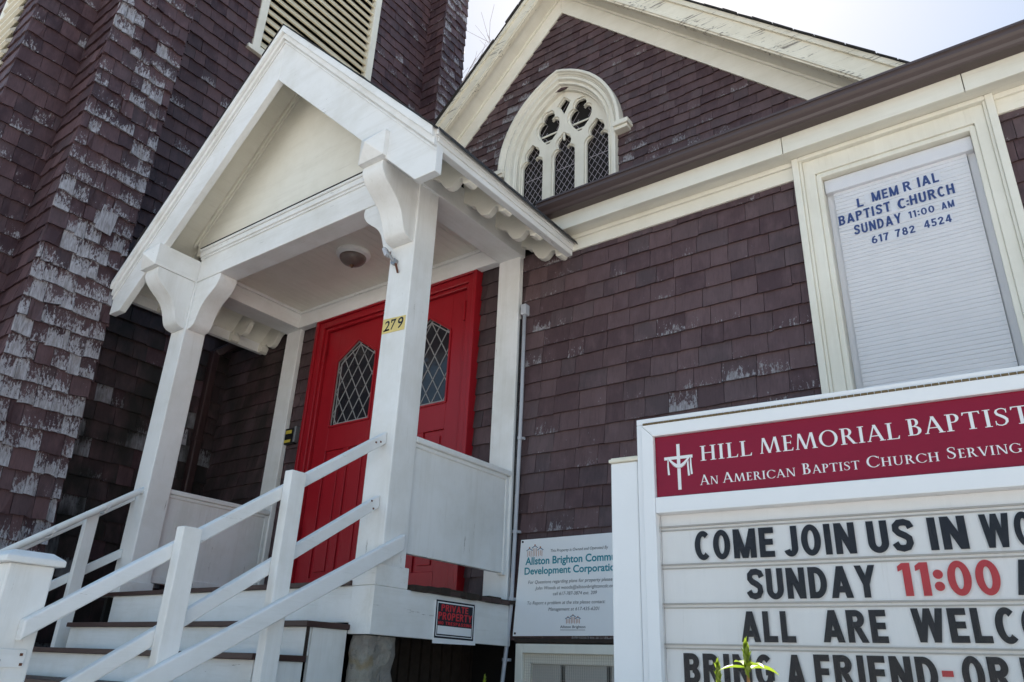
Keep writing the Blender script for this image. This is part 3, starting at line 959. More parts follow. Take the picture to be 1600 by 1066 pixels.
for (a, b), gc, hinge_x in ((LX[0], -4.190, LX[0][0]), (LX[1], -3.460, LX[1][1])):
    g0, g1 = gc - .212, gc + .212
    if b < -3.83: g0 = gc - .215
    t = DZ1 - .114
    y0, y1 = -.012, .03
    mb = MB()
    mb.box(a, g0, y0, y1, DZ0, t).box(g1, b, y0, y1, DZ0, t)
    mb.prism([(g0, GZS), (gc, GZA), (g1, GZS), (g1, t), (g0, t)], 'y', y0, y1)
    mb.box(g0, g1, y0, y1, 2.965, GZ0)
    # lower panels, stepped back with a bead
    mb.box(g0, g1, y0 + .014, y1, 2.06, 2.965)
    mb.box(gc - .03, gc + .03, y0, y1 - .001, 2.06, 2.965)
    mb.box(g0, g1, y0, y1, DZ0, 2.06)
    for p0, p1 in ((g0 + .035, gc - .065), (gc + .065, g1 - .035)):
        mb.box(p0, p1, y0 + .004, y1 - .002, 2.10, 2.925)
    # glazing bead
    for p, q in (((g0, GZ0), (g0, GZS)), ((g0, GZS), (gc, GZA)), ((gc, GZA), (g1, GZS)), ((g1, GZS), (g1, GZ0)), ((g1, GZ0), (g0, GZ0))):
        mb.bar((p[0], y0 - .003, p[1]), (q[0], y0 - .003, q[1]), (0, 1, 0), .016, .014)
    leaf = mb.build('door_leaf', M['red'], church, .003)
    MB().prism([(g0, GZ0), (g1, GZ0), (g1, GZS), (gc, GZA), (g0, GZS)], 'y', .012, .018).build('leaded_glass', M['glass'], leaf)
    mb = MB()
    poly = [(g0, GZ0), (g1, GZ0), (g1, GZS), (gc, GZA), (g0, GZS)]
    def clip(p, d):
        lo_, hi_ = -9, 9
        for i in range(5):
            A, B = poly[i], poly[(i + 1) % 5]
            ex, ez = B[0] - A[0], B[1] - A[1]
            nx, nz = -ez, ex
            num = (A[0] - p[0]) * nx + (A[1] - p[1]) * nz
            den = d[0] * nx + d[1] * nz
            if abs(den) < 1e-9:
                if num > 0: return None
                continue
            tt = num / den
            if den > 0: lo_ = max(lo_, tt)
            else: hi_ = min(hi_, tt)
        return (lo_, hi_) if hi_ - lo_ > .01 else None
    for s in (-1, 1):
        d = (.52, s * .854)
        for i in range(-9, 10):
            p = (gc + i * .108, (GZ0 + GZS) / 2 + .02)
            r = clip(p, d)
            if r:
                mb.bar((p[0] + d[0] * r[0], .0105, p[1] + d[1] * r[0]), (p[0] + d[0] * r[1], .0105, p[1] + d[1] * r[1]), (0, 1, 0), .004, .0065)
    ins = .024
    ip = [(g0 + ins, GZ0 + ins), (g1 - ins, GZ0 + ins), (g1 - ins, GZS - ins * .6), (gc, GZA - ins * 1.2), (g0 + ins, GZS - ins * .6)]
    for i in range(5):
        A, B = ip[i], ip[(i + 1) % 5]
        mb.bar((A[0], .0095, A[1]), (B[0], .0095, B[1]), (0, 1, 0), .005, .008)
    for i in range(5):
        A, B = poly[i], poly[(i + 1) % 5]
        mb.bar((A[0], .0, A[1]), (B[0], .0, B[1]), (0, 1, 0), .010, .016)
    mb.build('window_came', M['lead'], leaf)
    mb = MB()
    for hz in (3.78, 2.35): mb.tube([(hinge_x, -.042, hz - .075), (hinge_x, -.042, hz + .075)], .009, 8)
    build_each(mb, 'hinge', M['red'], leaf)

# ---- basement window under the information board
mb = MB()
bx0, bx1, bzt = -2.575, -1.70, 1.655
mb.box(bx0, bx0 + .045, -.055, .03, 1.05, bzt).box(bx1 - .045, bx1, -.055, .03, 1.05, bzt).box(bx0 + .045, bx1 - .045, -.0545, .03, bzt - .045, bzt)
mb.box(bx0 + .045, bx0 + .085, -.030, .03, 1.05, bzt - .045).box(bx1 - .085, bx1 - .045, -.030, .03, 1.05, bzt - .045).box(bx0 + .085, bx1 - .085, -.0295, .03, bzt - .095, bzt - .045)
for xx in (-2.30, -2.03, -1.80): mb.box(xx - .016, xx + .016, -.012, .03, 1.05, bzt - .095)
bw = mb.build('basement_window', M['cream_z'], church, .003)
box('window_pane', M['dullglass'], bw, bx0 + .085, bx1 - .085, .0, .006, 1.05, bzt - .09, bevel=0)
mb = MB()
n = 60
for i in range(n):
    xx = bx0 + .05 + (bx1 - bx0 - .1) * i / n
    mb.bar((xx, -.036, 1.1), (xx, -.036, bzt - .048), (0, 1, 0), .0012, .0014)
for i in range(38):
    zz = 1.1 + (bzt - .05 - 1.1) * i / 38
    mb.bar((bx0 + .05, -.0375, zz), (bx1 - .05, -.0375, zz), (0, 1, 0), .0012, .0014)
mb.build('wire_screen', M['mesh'], bw)

# ================================================================ bell tower
tower = thing('bell_tower', 'tall brown shingled bell tower with peeling buttresses and slatted louvres', 'tower', (-8.5, 0.3, 0.97))
TYF, TYB, TTOP = -2.30, 2.37, 12.6
XB = -5.48
B0, B1 = -1.880, -1.312       # near buttress in depth
C0, C1 = 1.976, 2.40          # far buttress
LY0, LY1, LZ0 = -.395, 1.0, 7.43
FX0, FX1, FZ0 = -6.72, -6.26, 5.0
mb = MB()
mb.box(-11.2, XW - .10, TYF + .10, TYB, .9, TTOP)
mb.box(XW - .10, XW - .002, TYF + .10, LY0 - .05, .9, TTOP).box(XW - .10, XW - .002, LY0 - .05, LY1 + .05, .9, LZ0 - .05).box(XW - .10, XW - .002, LY1 + .05, TYB, .9, TTOP)
mb.box(-11.2, FX0 - .03, TYF + .002, TYF + .10, .9, TTOP).box(FX0 - .03, FX1 + .03, TYF + .002, TYF + .10, .9, FZ0 - .03).box(FX1 + .03, XW - .004, TYF + .002, TYF + .10, .9, TTOP)
mb.box(XW, XB - .004, B0 + .004, B1 - .004, .9, TTOP)
mb.box(XW, -5.63, C0 + .004, C1 - .004, .9, TTOP)
mb.build('wall', M['backing'], tower)
EXT = .143
def w_low(uu, z, r): return .16 + (.34 if r.random() < .12 else 0) + (.75 if (z < 3.4 and r.random() < .10) else 0) + r.gauss(0, .06)
def m_low(uu, z, r): return 0.0 if z > 4.6 else (.0 if r.random() < .09 else min(.92, (4.7 - z) * 1.2))
mb = MB()
shingles(mb, (XW, 0, 0), Y_, X_, 1.3, TTOP, lambda z: (B1, C0), EXT, (.10, .20), holes=[(LY0 - .06, LY1 + .06, LZ0 - .04, 99)], wear=w_low, mold=m_low, seed=21, rough=1.3, butt=.018)
mb.build('side_shingles', M['shingle_t'], tower)
mb = MB()
shingles(mb, (XW, 0, 0), Y_, X_, 1.3, 9.0, lambda z: (TYF - .012, B0), EXT, (.10, .19), wear=lambda a, z, r: .20 + (.26 if r.random() < .35 else 0) + r.gauss(0, .07), seed=22, rough=1.5, butt=.018)
shingles(mb, (0, TYF, 0), X_, -Y_, 1.3, 9.0, lambda z: (-11.2, XW + .012), EXT, (.10, .20), holes=[(FX0 - .06, FX1 + .004, FZ0 - .03, 99)], wear=lambda a, z, r: .15, seed=23, rough=1.3)
mb.build('corner_shingles', M['shingle_t'], tower)
def w_but(uu, z, r):
    q = r.random()
    lim = 4.75 + .35 * math.sin(uu * 9 + 1)
    if z < lim: b = .78 if q < .58 else (.60 if q < .86 else .12)
    else: b = .70 if q < .26 else (.56 if q < .66 else .30)
    return b + r.gauss(0, .09)
mb = MB()
gap = [(-1.72, -1.56, 4.46, 4.62)]
shingles(mb, (XB, 0, 0), Y_, X_, 1.3, 9.0, lambda z: (B0 - .012, B1 + .004), EXT, (.06, .15), wear=w_but, seed=24, rough=2.6, butt=.020)
shingles(mb, (0, B0, 0), X_, -Y_, 1.3, 9.0, lambda z: (XW, XB + .012), EXT, (.10, .19), wear=lambda a, z, r: .10 + (.2 if r.random() < .15 else 0), seed=25, rough=1.5)
shingles(mb, (0, B1, 0), X_, Y_, 1.3, 9.0, lambda z: (XW, XB + .008), EXT, (.10, .19), wear=lambda a, z, r: .1, seed=26)
mb.build('buttress_shingles', M['shingle_t'], tower, label='badly peeling shingles on the near buttress')
# one shingle that has slipped and hangs askew on the buttress
mb = MB()
c = Vector((XB + .030, -1.52, 4.52))
d1 = (Y_ * .97 - Z_ * .10).normalized()
d2 = (Z_ * .97 + Y_ * .13 - X_ * .10).normalized()
d3 = d1.cross(d2)
pts = [c + d1 * a + d2 * b + d3 * e for e in (-.004, .004) for b in (-.11, .12) for a in (-.062, .062)]
mb.add(pts, [(0, 2, 3, 1), (4, 5, 7, 6), (0, 1, 5, 4), (2, 6, 7, 3), (0, 4, 6, 2), (1, 3, 7, 5)])
for f in mb.f:
    mb.uv += [(0, 0)] * 4
    mb.col += [(.4, .3, .85, 0)] * 4
mb.build('loose_shingle', M['shingle_t'], tower, .001)
mb = MB()
far = lambda z: -5.60 + .0 * z
shingles(mb, (-5.615, 0, 0), Y_, X_, 4.0, TTOP, lambda z: (C0 - .012, C1 + .012), EXT, (.08, .16), wear=lambda a, z, r: .50 + r.gauss(0, .12), seed=27, rough=2.4, butt=.018)
shingles(mb, (0, C0, 0), X_, -Y_, 4.0, TTOP, lambda z: (XW, -5.605), EXT, (.10, .19), wear=lambda a, z, r: .28 + r.gauss(0, .08), seed=28, rough=1.8)
mb.build('far_buttress_shingles', M['shingle_t'], tower)
# louvre on the side
mb = MB()
mb.box(XW - .06, XW + .035, LY0 - .09, LY0, LZ0 - .075, TTOP).box(XW - .06, XW + .035, LY1, LY1 + .09, LZ0 - .075, TTOP)
mb.box(XW - .06, XW + .050, LY0 - .14, LY1 + .14, LZ0 - .125, LZ0 - .076)
mb.box(XW - .06, XW + .020, LY0, LY1, LZ0 - .075, LZ0)
lv = mb.build('louvre', M['cream_z'], tower, .005)
mb = MB()
z = LZ0 + .05
rg = random.Random(4)
while z < 11.4:
    j = rg.gauss(0, .004)
    mb.prism([(XW - .006, z - .030 + j), (XW + .014, z - .030 + j), (XW + .016, z - .016 + j), (XW - .040, z + .082), (XW - .052, z + .076)], 'y', LY0 + .001, LY1 - .001)
    z += .118
mb.build('louvre_slats', M['slat'], lv)
mb = MB()
mb.box(FX0 - .09, FX0, TYF - .035, TYF + .06, FZ0, 9.0)
mb.box(FX0 - .09, FX1 + .05, TYF - .04, TYF + .06, FZ0 - .06, FZ0)
lv = mb.build('louvre', M['cream_z'], tower, .005)
mb = MB()
z = FZ0 + .05
while z < 9.0:
    mb.prism([(TYF - .020, z - .030), (TYF - .045, z - .030), (TYF - .047, z - .016), (TYF + .030, z + .082), (TYF + .045, z + .076)], 'x', FX0 + .001, FX1 - .001)
    z += .118
mb.build('louvre_slats', M['slatx'], lv)

# ================================================================ porch
porch = thing('porch', 'white gabled entrance porch on four square posts with scroll brackets', 'porch', (-3.85, -0.55, 1.85))
PXC = -3.85
YF, YB_ = -1.035, -.873
RX0, RX1, LX0, LX1 = -2.826, -2.645, -5.054, -4.872
BZ, CZ = 4.053, 4.197
ZD = 1.872
ogee_ = [(0, 0), (.285, 0), (.290, -.035), (.280, -.065), (.255, -.10), (.215, -.135), (.175, -.165), (.140, -.20), (.115, -.24), (.098, -.285), (.085, -.325), (.070, -.352), (.045, -.368), (.022, -.374), (0, -.376)]
def smooth_pts(p, k=4):
    out = []
    for i in range(len(p) - 1):
        a, b, c, d = p[max(0, i - 1)], p[i], p[i + 1], p[min(len(p) - 1, i + 2)]
        for j in range(k):
            t = j / k
            out.append(tuple(.5 * (2 * b[q] + (c[q] - a[q]) * t + (2 * a[q] - 5 * b[q] + 4 * c[q] - d[q]) * t * t + (3 * b[q] - a[q] - 3 * c[q] + d[q]) * t ** 3) for q in (0, 1)))
    return out + [p[-1]]
ogee = [ogee_[0]] + smooth_pts(ogee_[1:], 4)
for a, b, sx in ((RX0, RX1, -1), (LX0, LX1, 1)):
    p = MB().box(a, b, YF, YB_, ZD - .02, BZ + .02).build('post', M['white_z'], porch, .006)
    MB().prism([(YF - d, BZ - .001 + z) for d, z in ogee], 'x', a + .012, b - .012).build('bracket', M['white_z'], p, .004)
    x = a if sx < 0 else b
    MB().prism([(x + sx * d, BZ - .0012 + z) for d, z in ogee], 'y', YF + .012, YB_ - .012).build('bracket', M['white_x'], p, .004)
    MB().box(a - .012, b + .016, YF - .042, YB_ + .012, ZD - .0215, ZD + .075).build('post_base', M['white_x'], p, .004)
for a, b in ((RX0 + .006, RX1), (LX0, LX1 - .006)):
    MB().box(a, b, -.056, -.012, ZD - .01, BZ + .02).build('post', M['white_z'], porch, .006)
# beams; the side beams run forward past the posts and end in a bevelled block
mb = MB()
mb.box(LX1, RX0, -1.030, -.878, BZ, 4.262)
mb.box(LX1, RX0, -1.050, -1.030, 4.252, 4.292).box(LX1, RX0, -1.040, -1.030, 4.232, 4.252).box(LX1, RX0, -1.062, -1.03, 4.292, 4.312)
mb.build('front_beam', M['white_x'], porch, .005)
box('beam_flashing', M['roofing'], porch, LX1 + .01, RX0 - .01, -1.066, -1.02, 4.3125, 4.317, bevel=0)
for a, b in ((RX0 + .004, RX1 + .016), (LX0 - .016, LX1 - .004)):
    mb = MB().box(a, b, -1.355, -.02, BZ + .0005, 4.225)
    xm, zm = (a + b) / 2, (BZ + 4.225) / 2
    q = [(a, -1.355, BZ + .0005), (b, -1.355, BZ + .0005), (b, -1.355, 4.225), (a, -1.355, 4.225), (xm, -1.412, zm)]
    mb.add(q, [(0, 1, 4), (1, 2, 4), (2, 3, 4), (3, 0, 4)])
    mb.build('side_beam', M['white_y'], porch, .004)
mb = MB().box(LX1 - .01, RX0 + .01, -.084, -.02, BZ + .001, CZ).box(LX1, RX0, -.098, -.084, CZ - .026, CZ)
mb.build('wall_beam', M['white_x'], porch, .004)
mb = MB()
x = LX1 - .004
while x < RX0 + .004:
    w = min(.062, RX0 + .004 - x)
    mb.box(x + .0012, x + w - .0012, -.88, -.03, CZ, CZ + .012)
    x += .062
mb.box(LX1, RX0, -.88, -.03, CZ + .003, CZ + .02)
mb.build('beadboard_ceiling', M['cream_y'], porch)
mb = MB()
for a, b in ((LX1 - .004, LX1 + .016), (RX0 - .016, RX0 + .004)): mb.box(a, b, -.878, -.099, CZ - .024, CZ - .0005)
build_each(mb, 'ceiling_trim', M['white_y'], porch, .003)
# roof
SL = 1.016
EXW, EZ = 1.594, 4.075           # half-width and height of the eaves
RZ = EZ + SL * EXW
def RP(q, d, off): return (PXC + q * d, RZ - SL * d + off)
for q in (-1, 1):
    mb = MB().prism([RP(q, 0, -.012), RP(q, EXW, -.012), RP(q, EXW, -.085), RP(q, 0, -.085)], 'y', -1.30, -.005)
    mb.build('roof_deck', M['cream_y'], porch)
    mb = MB().prism([RP(q, 0, -.010), RP(q, EXW + .015, -.010), RP(q, EXW + .015, .004), RP(q, 0, .004)], 'y', -1.345, 2.1)
    rg = random.Random(40 + q)
    d = 0
    while d < EXW:
        w = rg.uniform(.06, .15)
        mb.prism([RP(q, d, -.008), RP(q, min(d + w, EXW + .02), -.008), RP(q, min(d + w, EXW + .02), -.002 + rg.uniform(0, .007)), RP(q, d, -.002 + rg.uniform(0, .007))], 'y', -1.374 + rg.uniform(-.008, .006), -1.345)
        d += w
    y = -1.34
    while y < 0:
        w = rg.uniform(.12, .3)
        mb.prism([RP(q, EXW + .015, -.009), RP(q, EXW + .035 + rg.uniform(-.008, .01), -.010), RP(q, EXW + .035, .006), RP(q, EXW + .015, .011)], 'y', y, y + w - .004)
        y += w
    mb.build('roofing', M['roofing'], porch)
    P = lambda d, z: (PXC + q * d, z)
    IA = 5.215
    board = [P(0, RZ - .012), RP(q, EXW, -.012), P(EXW, 3.812), P(1.455, 3.812), P(0, IA)]
    mb = MB().prism(board, 'y', -1.325, -1.275)
    mb.prism([RP(q, 0, -.012), RP(q, EXW, -.012), RP(q, EXW, -.115), RP(q, 0, -.115)], 'y', -1.350, -1.325)
    mb.prism([RP(q, 0, -.012), RP(q, EXW, -.012), RP(q, EXW, -.070), RP(q, 0, -.070)], 'y', -1.372, -1.350)
    mb.prism([RP(q, 0, -.125), RP(q, EXW, -.125), RP(q, EXW, -.145), RP(q, 0, -.145)], 'y', -1.336, -1.325)
    mb.build('barge_board', M['white_x'], porch, .004)
    # eave moulding along the side
    xe = PXC + q * EXW
    mb = MB().box(xe - q * .045, xe - q * .001, -1.300, -.02, EZ - .118, EZ - .014)
    mb.box(xe - q * .001, xe + q * .018, -1.345, -.02, EZ - .050, EZ - .012)
    mb.box(xe - q * .001, xe + q * .009, -1.326, -.02, EZ - .085, EZ - .050)
    mb.build('eave_moulding', M['white_y'], porch, .004)
    for y in (-.975, -.650, -.333, -.045):
        x = lambda xr: PXC + q * (xr - PXC)
        tail = [(-2.640, 4.125), (-2.60, 4.105), (-2.574, 4.080), (-2.555, 4.074), (-2.535, 4.058), (-2.515, 4.022), (-2.490, 3.990), (-2.460, 3.974), (-2.430, 3.976), (-2.408, 3.992), (-2.392, 4.010), (-2.376, 4.014), (-2.358, 4.006), (-2.352, 3.994), (-2.345, 3.960), (-2.320, 3.950), (-2.302, 3.956), (-2.300, 4.030)]
        tail = [(x(a), z) for a, z in tail] + [RP(q, 1.55, -.086), RP(q, 1.205, -.086)]
        mb = MB().prism(tail, 'y', y - .022, y + .022)
        nb = [(-2.352, 3.994), (-2.345, 3.955), (-2.318, 3.944), (-2.298, 3.952), (-2.296, 4.020), (-2.330, 4.028)]
        mb.prism([(x(a), z) for a, z in nb], 'y', y - .036, y + .036)
        mb.build('rafter_tail', M['cream_x'], porch, .003)
# tympanum with a bead under the rafters
mb = MB().prism([(LX1 - .10, 4.30), (RX0 + .10, 4.30), (RX0 + .10, 4.55), (PXC, RZ - .086), (LX1 - .10, 4.55)], 'y', -1.022, -.99)
mb.build('tympanum', M['cream_x'], porch)
mb = MB()
for q in (-1, 1):
    mb.prism([RP(q, 0, -.087), RP(q, 1.16, -.087), RP(q, 1.16, -.135), RP(q, 0, -.135)], 'y', -1.046, -1.0225)
    mb.prism([RP(q, 0, -.136), RP(q, 1.12, -.136), RP(q, 1.12, -.170), RP(q, 0, -.170)], 'y', -1.034, -1.0225)
mb.build('tympanum_trim', M['cream_x'], porch, .003)
# half walls with a cap rail
for x0, x1, zb, zt, q in ((-2.697, -2.665, 2.020, 2.565, 1), (-4.934, -4.902, 1.965, 2.520, -1)):
    hw = MB().box(x0, x1, YB_ - .004, -.085, zb, zt).build('half_wall', M['white_z'], porch, .003)
    mb = MB().box(x0 - .018, x1 + .022, YB_, -.056, zt + .004, zt + .036).box(x0 - .008, x1 + .010, YB_, -.085, zt - .020, zt + .004)
    mb.build('cap_rail', M['white_y'], hw, .007)
    mb = MB().box(x0 - .006, x1 + .006, -.085, -.056, zb - .01, zt)
    if q < 0: mb.box(x0 - .01, x1 + .012, YB_, -.056, zb - .012, zb + .03)
    mb.build('wall_cleat', M['white_z'], hw, .003)
# deck
mb = MB()
x = LX0 - .03
rg = random.Random(6)
y = -1.09
while y < -.02:
    w = .085
    mb.box(LX0 - .03, (-2.782 if y < -.87 else -2.612) + rg.uniform(-.012, .010), y + .001, min(y + w, -.016) - .002, 1.851, ZD + rg.uniform(-.002, .002))
    y += w
mb.build('deck', M['tread'], porch, .002)
mb = MB()
y = -.84
while y < -.03:
    w = rg.uniform(.05, .12)
    mb.box(-2.66, -2.607 + rg.uniform(-.012, .008), y, min(y + w, -.02), 1.853 + rg.uniform(-.006, .004), ZD + .006 + rg.uniform(-.004, .007))
    y += w
mb.build('rotten_edge_board', M['rotten'], porch, .003, label='rotten dark board along the deck edge')
mb = MB().box(-2.655, -2.630, -1.075, -.030, 1.642, 1.850)
mb.box(-2.775, -2.655, -1.0745, -1.05, 1.642, 1.850)
mb.build('deck_fascia', M['white_y'], porch, .003)
box('front_riser', M['white_x'], porch, LX0 + .14, -2.776, -1.072, -1.05, 1.690, 1.850)
mb = MB()
n, m_ = 30, 48
vs, fs = [], []
rg = random.Random(77)
def pier_at(t):
    # a rounded rectangle walked once round
    a = 2 * math.pi * t
    cx_, cy_, hx, hy = -2.716, -.966, .070, .100
    e = 5.0
    c_, s_ = math.cos(a), math.sin(a)
    r = (abs(c_) ** e + abs(s_) ** e) ** (-1 / e)
    return cx_ + hx * c_ * r, cy_ + hy * s_ * r
for i in range(n + 1):
    z = .9 + .738 * i / n
    for j_ in range(m_):
        x, y = pier_at(j_ / m_)
        p = Vector((x, y, z))
        d = (mathutils.noise.noise(p * 9) * .016 + mathutils.noise.noise(p * 24) * .010 + mathutils.noise.noise(p * 60) * .004)
        q = Vector((x + 2.716, y + .966, 0)).normalized()
        vs.append(tuple(p + q * (d - .004)))
for i in range(n):
    for j_ in range(m_):
        k2 = (j_ + 1) % m_
        fs.append((i * m_ + j_, i * m_ + k2, (i + 1) * m_ + k2, (i + 1) * m_ + j_))
mb.add(vs, fs)
mb.build('stone_pier', M['stone'], porch, label='rough stone pier under the front corner')
mb = MB()
x = -2.99
for i in range(13):
    w = .085
    mb.box(x - .02 + rg.uniform(-.02, .02), x, -.84 + i * w, -.84 + i * w + w - rg.uniform(.004, .02), .95, 1.84)
build_each(mb, 'skirt_board', M['rotten'], porch)
mb = MB().box(LX0, LX0 + .03, -1.05, -.03, .95, 1.85)
mb.build('skirt_side', M['backing'], porch)

# ================================================================ stairs
stairs = thing('stairs', 'white wooden steps with dark brown treads below the porch', 'stairs', (-3.85, -1.7, 0.97))
SX0, SX1 = -4.885, -2.770
ST = [(-1.305, 1.682), (-1.555, 1.541), (-1.805, 1.402), (-2.055, 1.262), (-2.305, 1.122)]
yback = -1.076
for i, (yn, zt) in enumerate(ST):
    MB().box(SX0, SX1 + .012, yn - .018, yback + (-.001 if i else -.0), zt - .024, zt).build('tread', M['tread'], stairs, .003)
    zb = ST[i + 1][1] if i + 1 < len(ST) else .97
    MB().box(SX0 + .01, SX1 - .006, yn + .004, yn + .026, zb + .0005, zt - .0245).build('riser', M['white_x'], stairs, .002)
    MB().box(SX1 - .022, SX1, yn + .028, yback - .004, .97, zt - .0245).build('side_panel', M['white_z'], stairs, .002)
    MB().box(SX0, SX0 + .022, yn + .028, yback - .004, .97, zt - .0245).build('side_panel', M['white_z'], stairs, .002)
    yback = yn + .003
MB().box(SX1 + .0005, SX1 + .006, -1.313, -1.298, 1.535, 1.660).box(SX1 + .0005, SX1 + .007, -1.40, -1.298, 1.517, 1.535).build('gap_strip', M['rotten'], stairs)

# ================================================================ railings
def rail_bar(mb, x0, x1, A, B, h):
    """a board in the plane x0..x1: A, B = (y, z) of its top edge, h = vertical depth"""
    mb.prism([A, B, (B[0], B[1] - h), (A[0], A[1] - h)], 'x', x0, x1)
rr = thing('stair_railing', 'white plank railing on the near side of the steps, ending in a capped newel', 'railing', (-2.72, -1.7, 0.97), group='railings of the steps')
def prt(name, A, B, h, x0, x1, bev=.006):
    mb = MB()
    rail_bar(mb, x0, x1, A, B, h)
    return mb.build(name, M['rail_white'], rr, bev)
prt('top_rail', (-1.0365, 2.588), (-2.47, 1.5995), .062, -2.735, -2.695)
prt('middle_rail', (-1.0365, 2.272), (-2.47, 1.3135), .062, -2.735, -2.695)
prt('lower_rail', (-.928, 2.098), (-2.45, 1.262), .078, -2.644, -2.606)
for (y0, y1, zt) in ((-2.040, -1.962, 1.955), (-1.606, -1.528, 2.262)):
    mb = MB().box(-2.694, -2.645, y0, y1, .97, zt)
    mb.build('rail_post', M['white_z'], rr, .004)
mb = MB().box(-2.875, -2.735, -2.545, -2.405, .97, 1.765)
nw = mb.build('newel_post', M['white_z'], rr, .006)
cx, cyy = -2.805, -2.475
mb = MB()
b = [(cx + sx * .092, cyy + sy * .092, 1.7655) for sx, sy in ((-1, -1), (1, -1), (1, 1), (-1, 1))]
m_ = [(cx + sx * .092, cyy + sy * .092, 1.785) for sx, sy in ((-1, -1), (1, -1), (1, 1), (-1, 1))]
t_ = [(cx + sx * .060, cyy + sy * .060, 1.806) for sx, sy in ((-1, -1), (1, -1), (1, 1), (-1, 1))]
mb.add(b + m_ + t_, [(3, 2, 1, 0), (0, 1, 5, 4), (1, 2, 6, 5), (2, 3, 7, 6), (3, 0, 4, 7), (4, 5, 9, 8), (5, 6, 10, 9), (6, 7, 11, 10), (7, 4, 8, 11), (8, 9, 10, 11)])
mb.build('newel_cap', M['white_x'], nw, .004)
mb = MB().box(-2.7345, -2.729, -2.543, -2.425, 1.462, 1.515)
pl = mb.build('strap_plate', M['rail_white'], nw, .004)
mb = MB()
for y, z in ((-2.44, 1.500), (-2.435, 1.472), (-2.50, 1.480), (-2.53, 1.468)): mb.box(-2.729, -2.726, y - .004, y + .004, z - .004, z + .004)
build_each(mb, 'strap_screw', M['rust'], nw)
mb = MB()
for y, z in ((-1.105, 2.515), (-1.075, 2.525), (-1.075, 2.198), (-1.09, 2.232)): mb.box(-2.695, -2.692, y - .004, y + .004, z - .004, z + .004)
build_each(mb, 'nail_head', M['rust'], rr)

rl = thing('stair_railing', 'white railing with round pipe handrail on the far side of the steps', 'railing', (-4.98, -1.7, 0.97), group='railings of the steps')
def plt(name, A, B, h, x0, x1):
    mb = MB()
    rail_bar(mb, x0, x1, A, B, h)
    mb.build(name, M['rail_white'], rl, .005)
plt('top_rail', (-1.0365, 2.520), (-2.45, 1.530), .062, -5.040, -5.000)
plt('middle_rail', (-1.0365, 2.150), (-2.45, 1.240), .058, -5.040, -5.000)
for y0, y1, zt in ((-1.330, -1.258, 2.335), (-2.03, -1.96, 1.84)):
    MB().box(-4.9995, -4.955, y0, y1, .97, zt).build('rail_post', M['white_z'], rl, .004)
mb = MB().box(-5.05, -4.91, -2.60, -2.46, .97, 1.70)
mb.build('newel_post', M['white_z'], rl, .006)
mb = MB().tube([(-4.930, -1.005, 2.540), (-4.930, -1.08, 2.490), (-4.930, -2.40, 1.565)], .021, 14)
mb.build('pipe_handrail', M['rail_white'], rl, smooth=True)
mb = MB()
for t in (.12, .33, .55, .78):
    y, z = -1.08 - 1.32 * t, 2.49 - .925 * t
    mb = MB().tube([(-4.93, y, z - .02), (-4.93, y - .002, z - .040), (-5.0, y - .006, z - .042)], .006, 6)
    mb.tube([(-4.93, y - .01, z + .007), (-4.93, y + .01, z - .007)], .0245, 14)
    mb.build('handrail_clip', M['rail_white'], rl)

# ================================================================ small things on porch and wall
lamp = thing('ceiling_lamp', 'round frosted glass lamp on the porch ceiling', 'lamp', (-3.76, -.535, CZ))
MB().lathe((-3.76, -.535, CZ), [(0, -.001), (.118, -.001), (.122, -.012), (.115, -.030), (.096, -.040), (.0, -.040)], 40).build('lamp_base', M['white_x'], lamp, smooth=False)
pr_ = [(.094 * math.cos(R_(a)), -.040 - .062 * math.sin(R_(a))) for a in range(0, 91, 9)]
MB().lathe((-3.76, -.535, CZ), pr_, 40).build('lamp_shade', M['frost'], lamp, smooth=True)
MB().lathe((-3.76, -.535, CZ), [(.0, -.098), (.016, -.100), (.016, -.106), (.008, -.110), (.009, -.118), (.0, -.124)], 14).build('finial', M['brass'], lamp, smooth=True)

num = thing('house_number', 'yellow plate reading 279 on the white porch post', 'house number', (-2.735, YF - .003, 3.19))
mb = MB().prism([(-2.820, 3.148), (-2.654, 3.140), (-2.652, 3.222), (-2.818, 3.234)], 'y', YF - .003, YF - .0005)
mb.build('number_plate', M['plate'], num)
mb = MB()
PN = (Vector((0, YF - .0036, 0)), X_, Z_)
put_text(mb, '2', -2.806, -2.766, 3.158, .060, PN, .012, .12, None, True)
put_text(mb, '7', -2.755, -2.716, 3.158, .060, PN, .012, .12, None, True)
put_text(mb, '9', -2.704, -2.664, 3.154, .064, PN, .012, .12, None, True)
mb.box(-2.808, -2.764, YF - .0036, YF - .0034, 3.158, 3.166)
mb.box(-2.756, -2.748, YF - .0036, YF - .0034, 3.200, 3.220)
mb.build('number_figures', M['ink'], num)

hook = thing('wall_bracket', 'small broken metal lamp bracket high on the white porch post', 'bracket', (-2.78, YF, 3.6))
mb = MB().tube([(-2.775, YF - .002, 3.575), (-2.775, YF - .022, 3.575)], .020, 12)
mb.tube([(-2.775, YF - .015, 3.575), (-2.800, YF - .035, 3.618), (-2.815, YF - .040, 3.645)], .010, 8)
mb.build('bracket_arm', M['grey'], hook)
mb = MB().bar((-2.828, YF - .045, 3.660), (-2.800, YF - .045, 3.605), (0, 1, 0), .034, .020)
mb.build('bracket_cup', M['conduit'], hook, .003)
mb = MB().tube([(-2.762, YF - .012, 3.560), (-2.750, YF - .014, 3.530), (-2.742, YF - .010, 3.50)], .006, 6)
mb.build('wire_stub', M['rust'], hook)

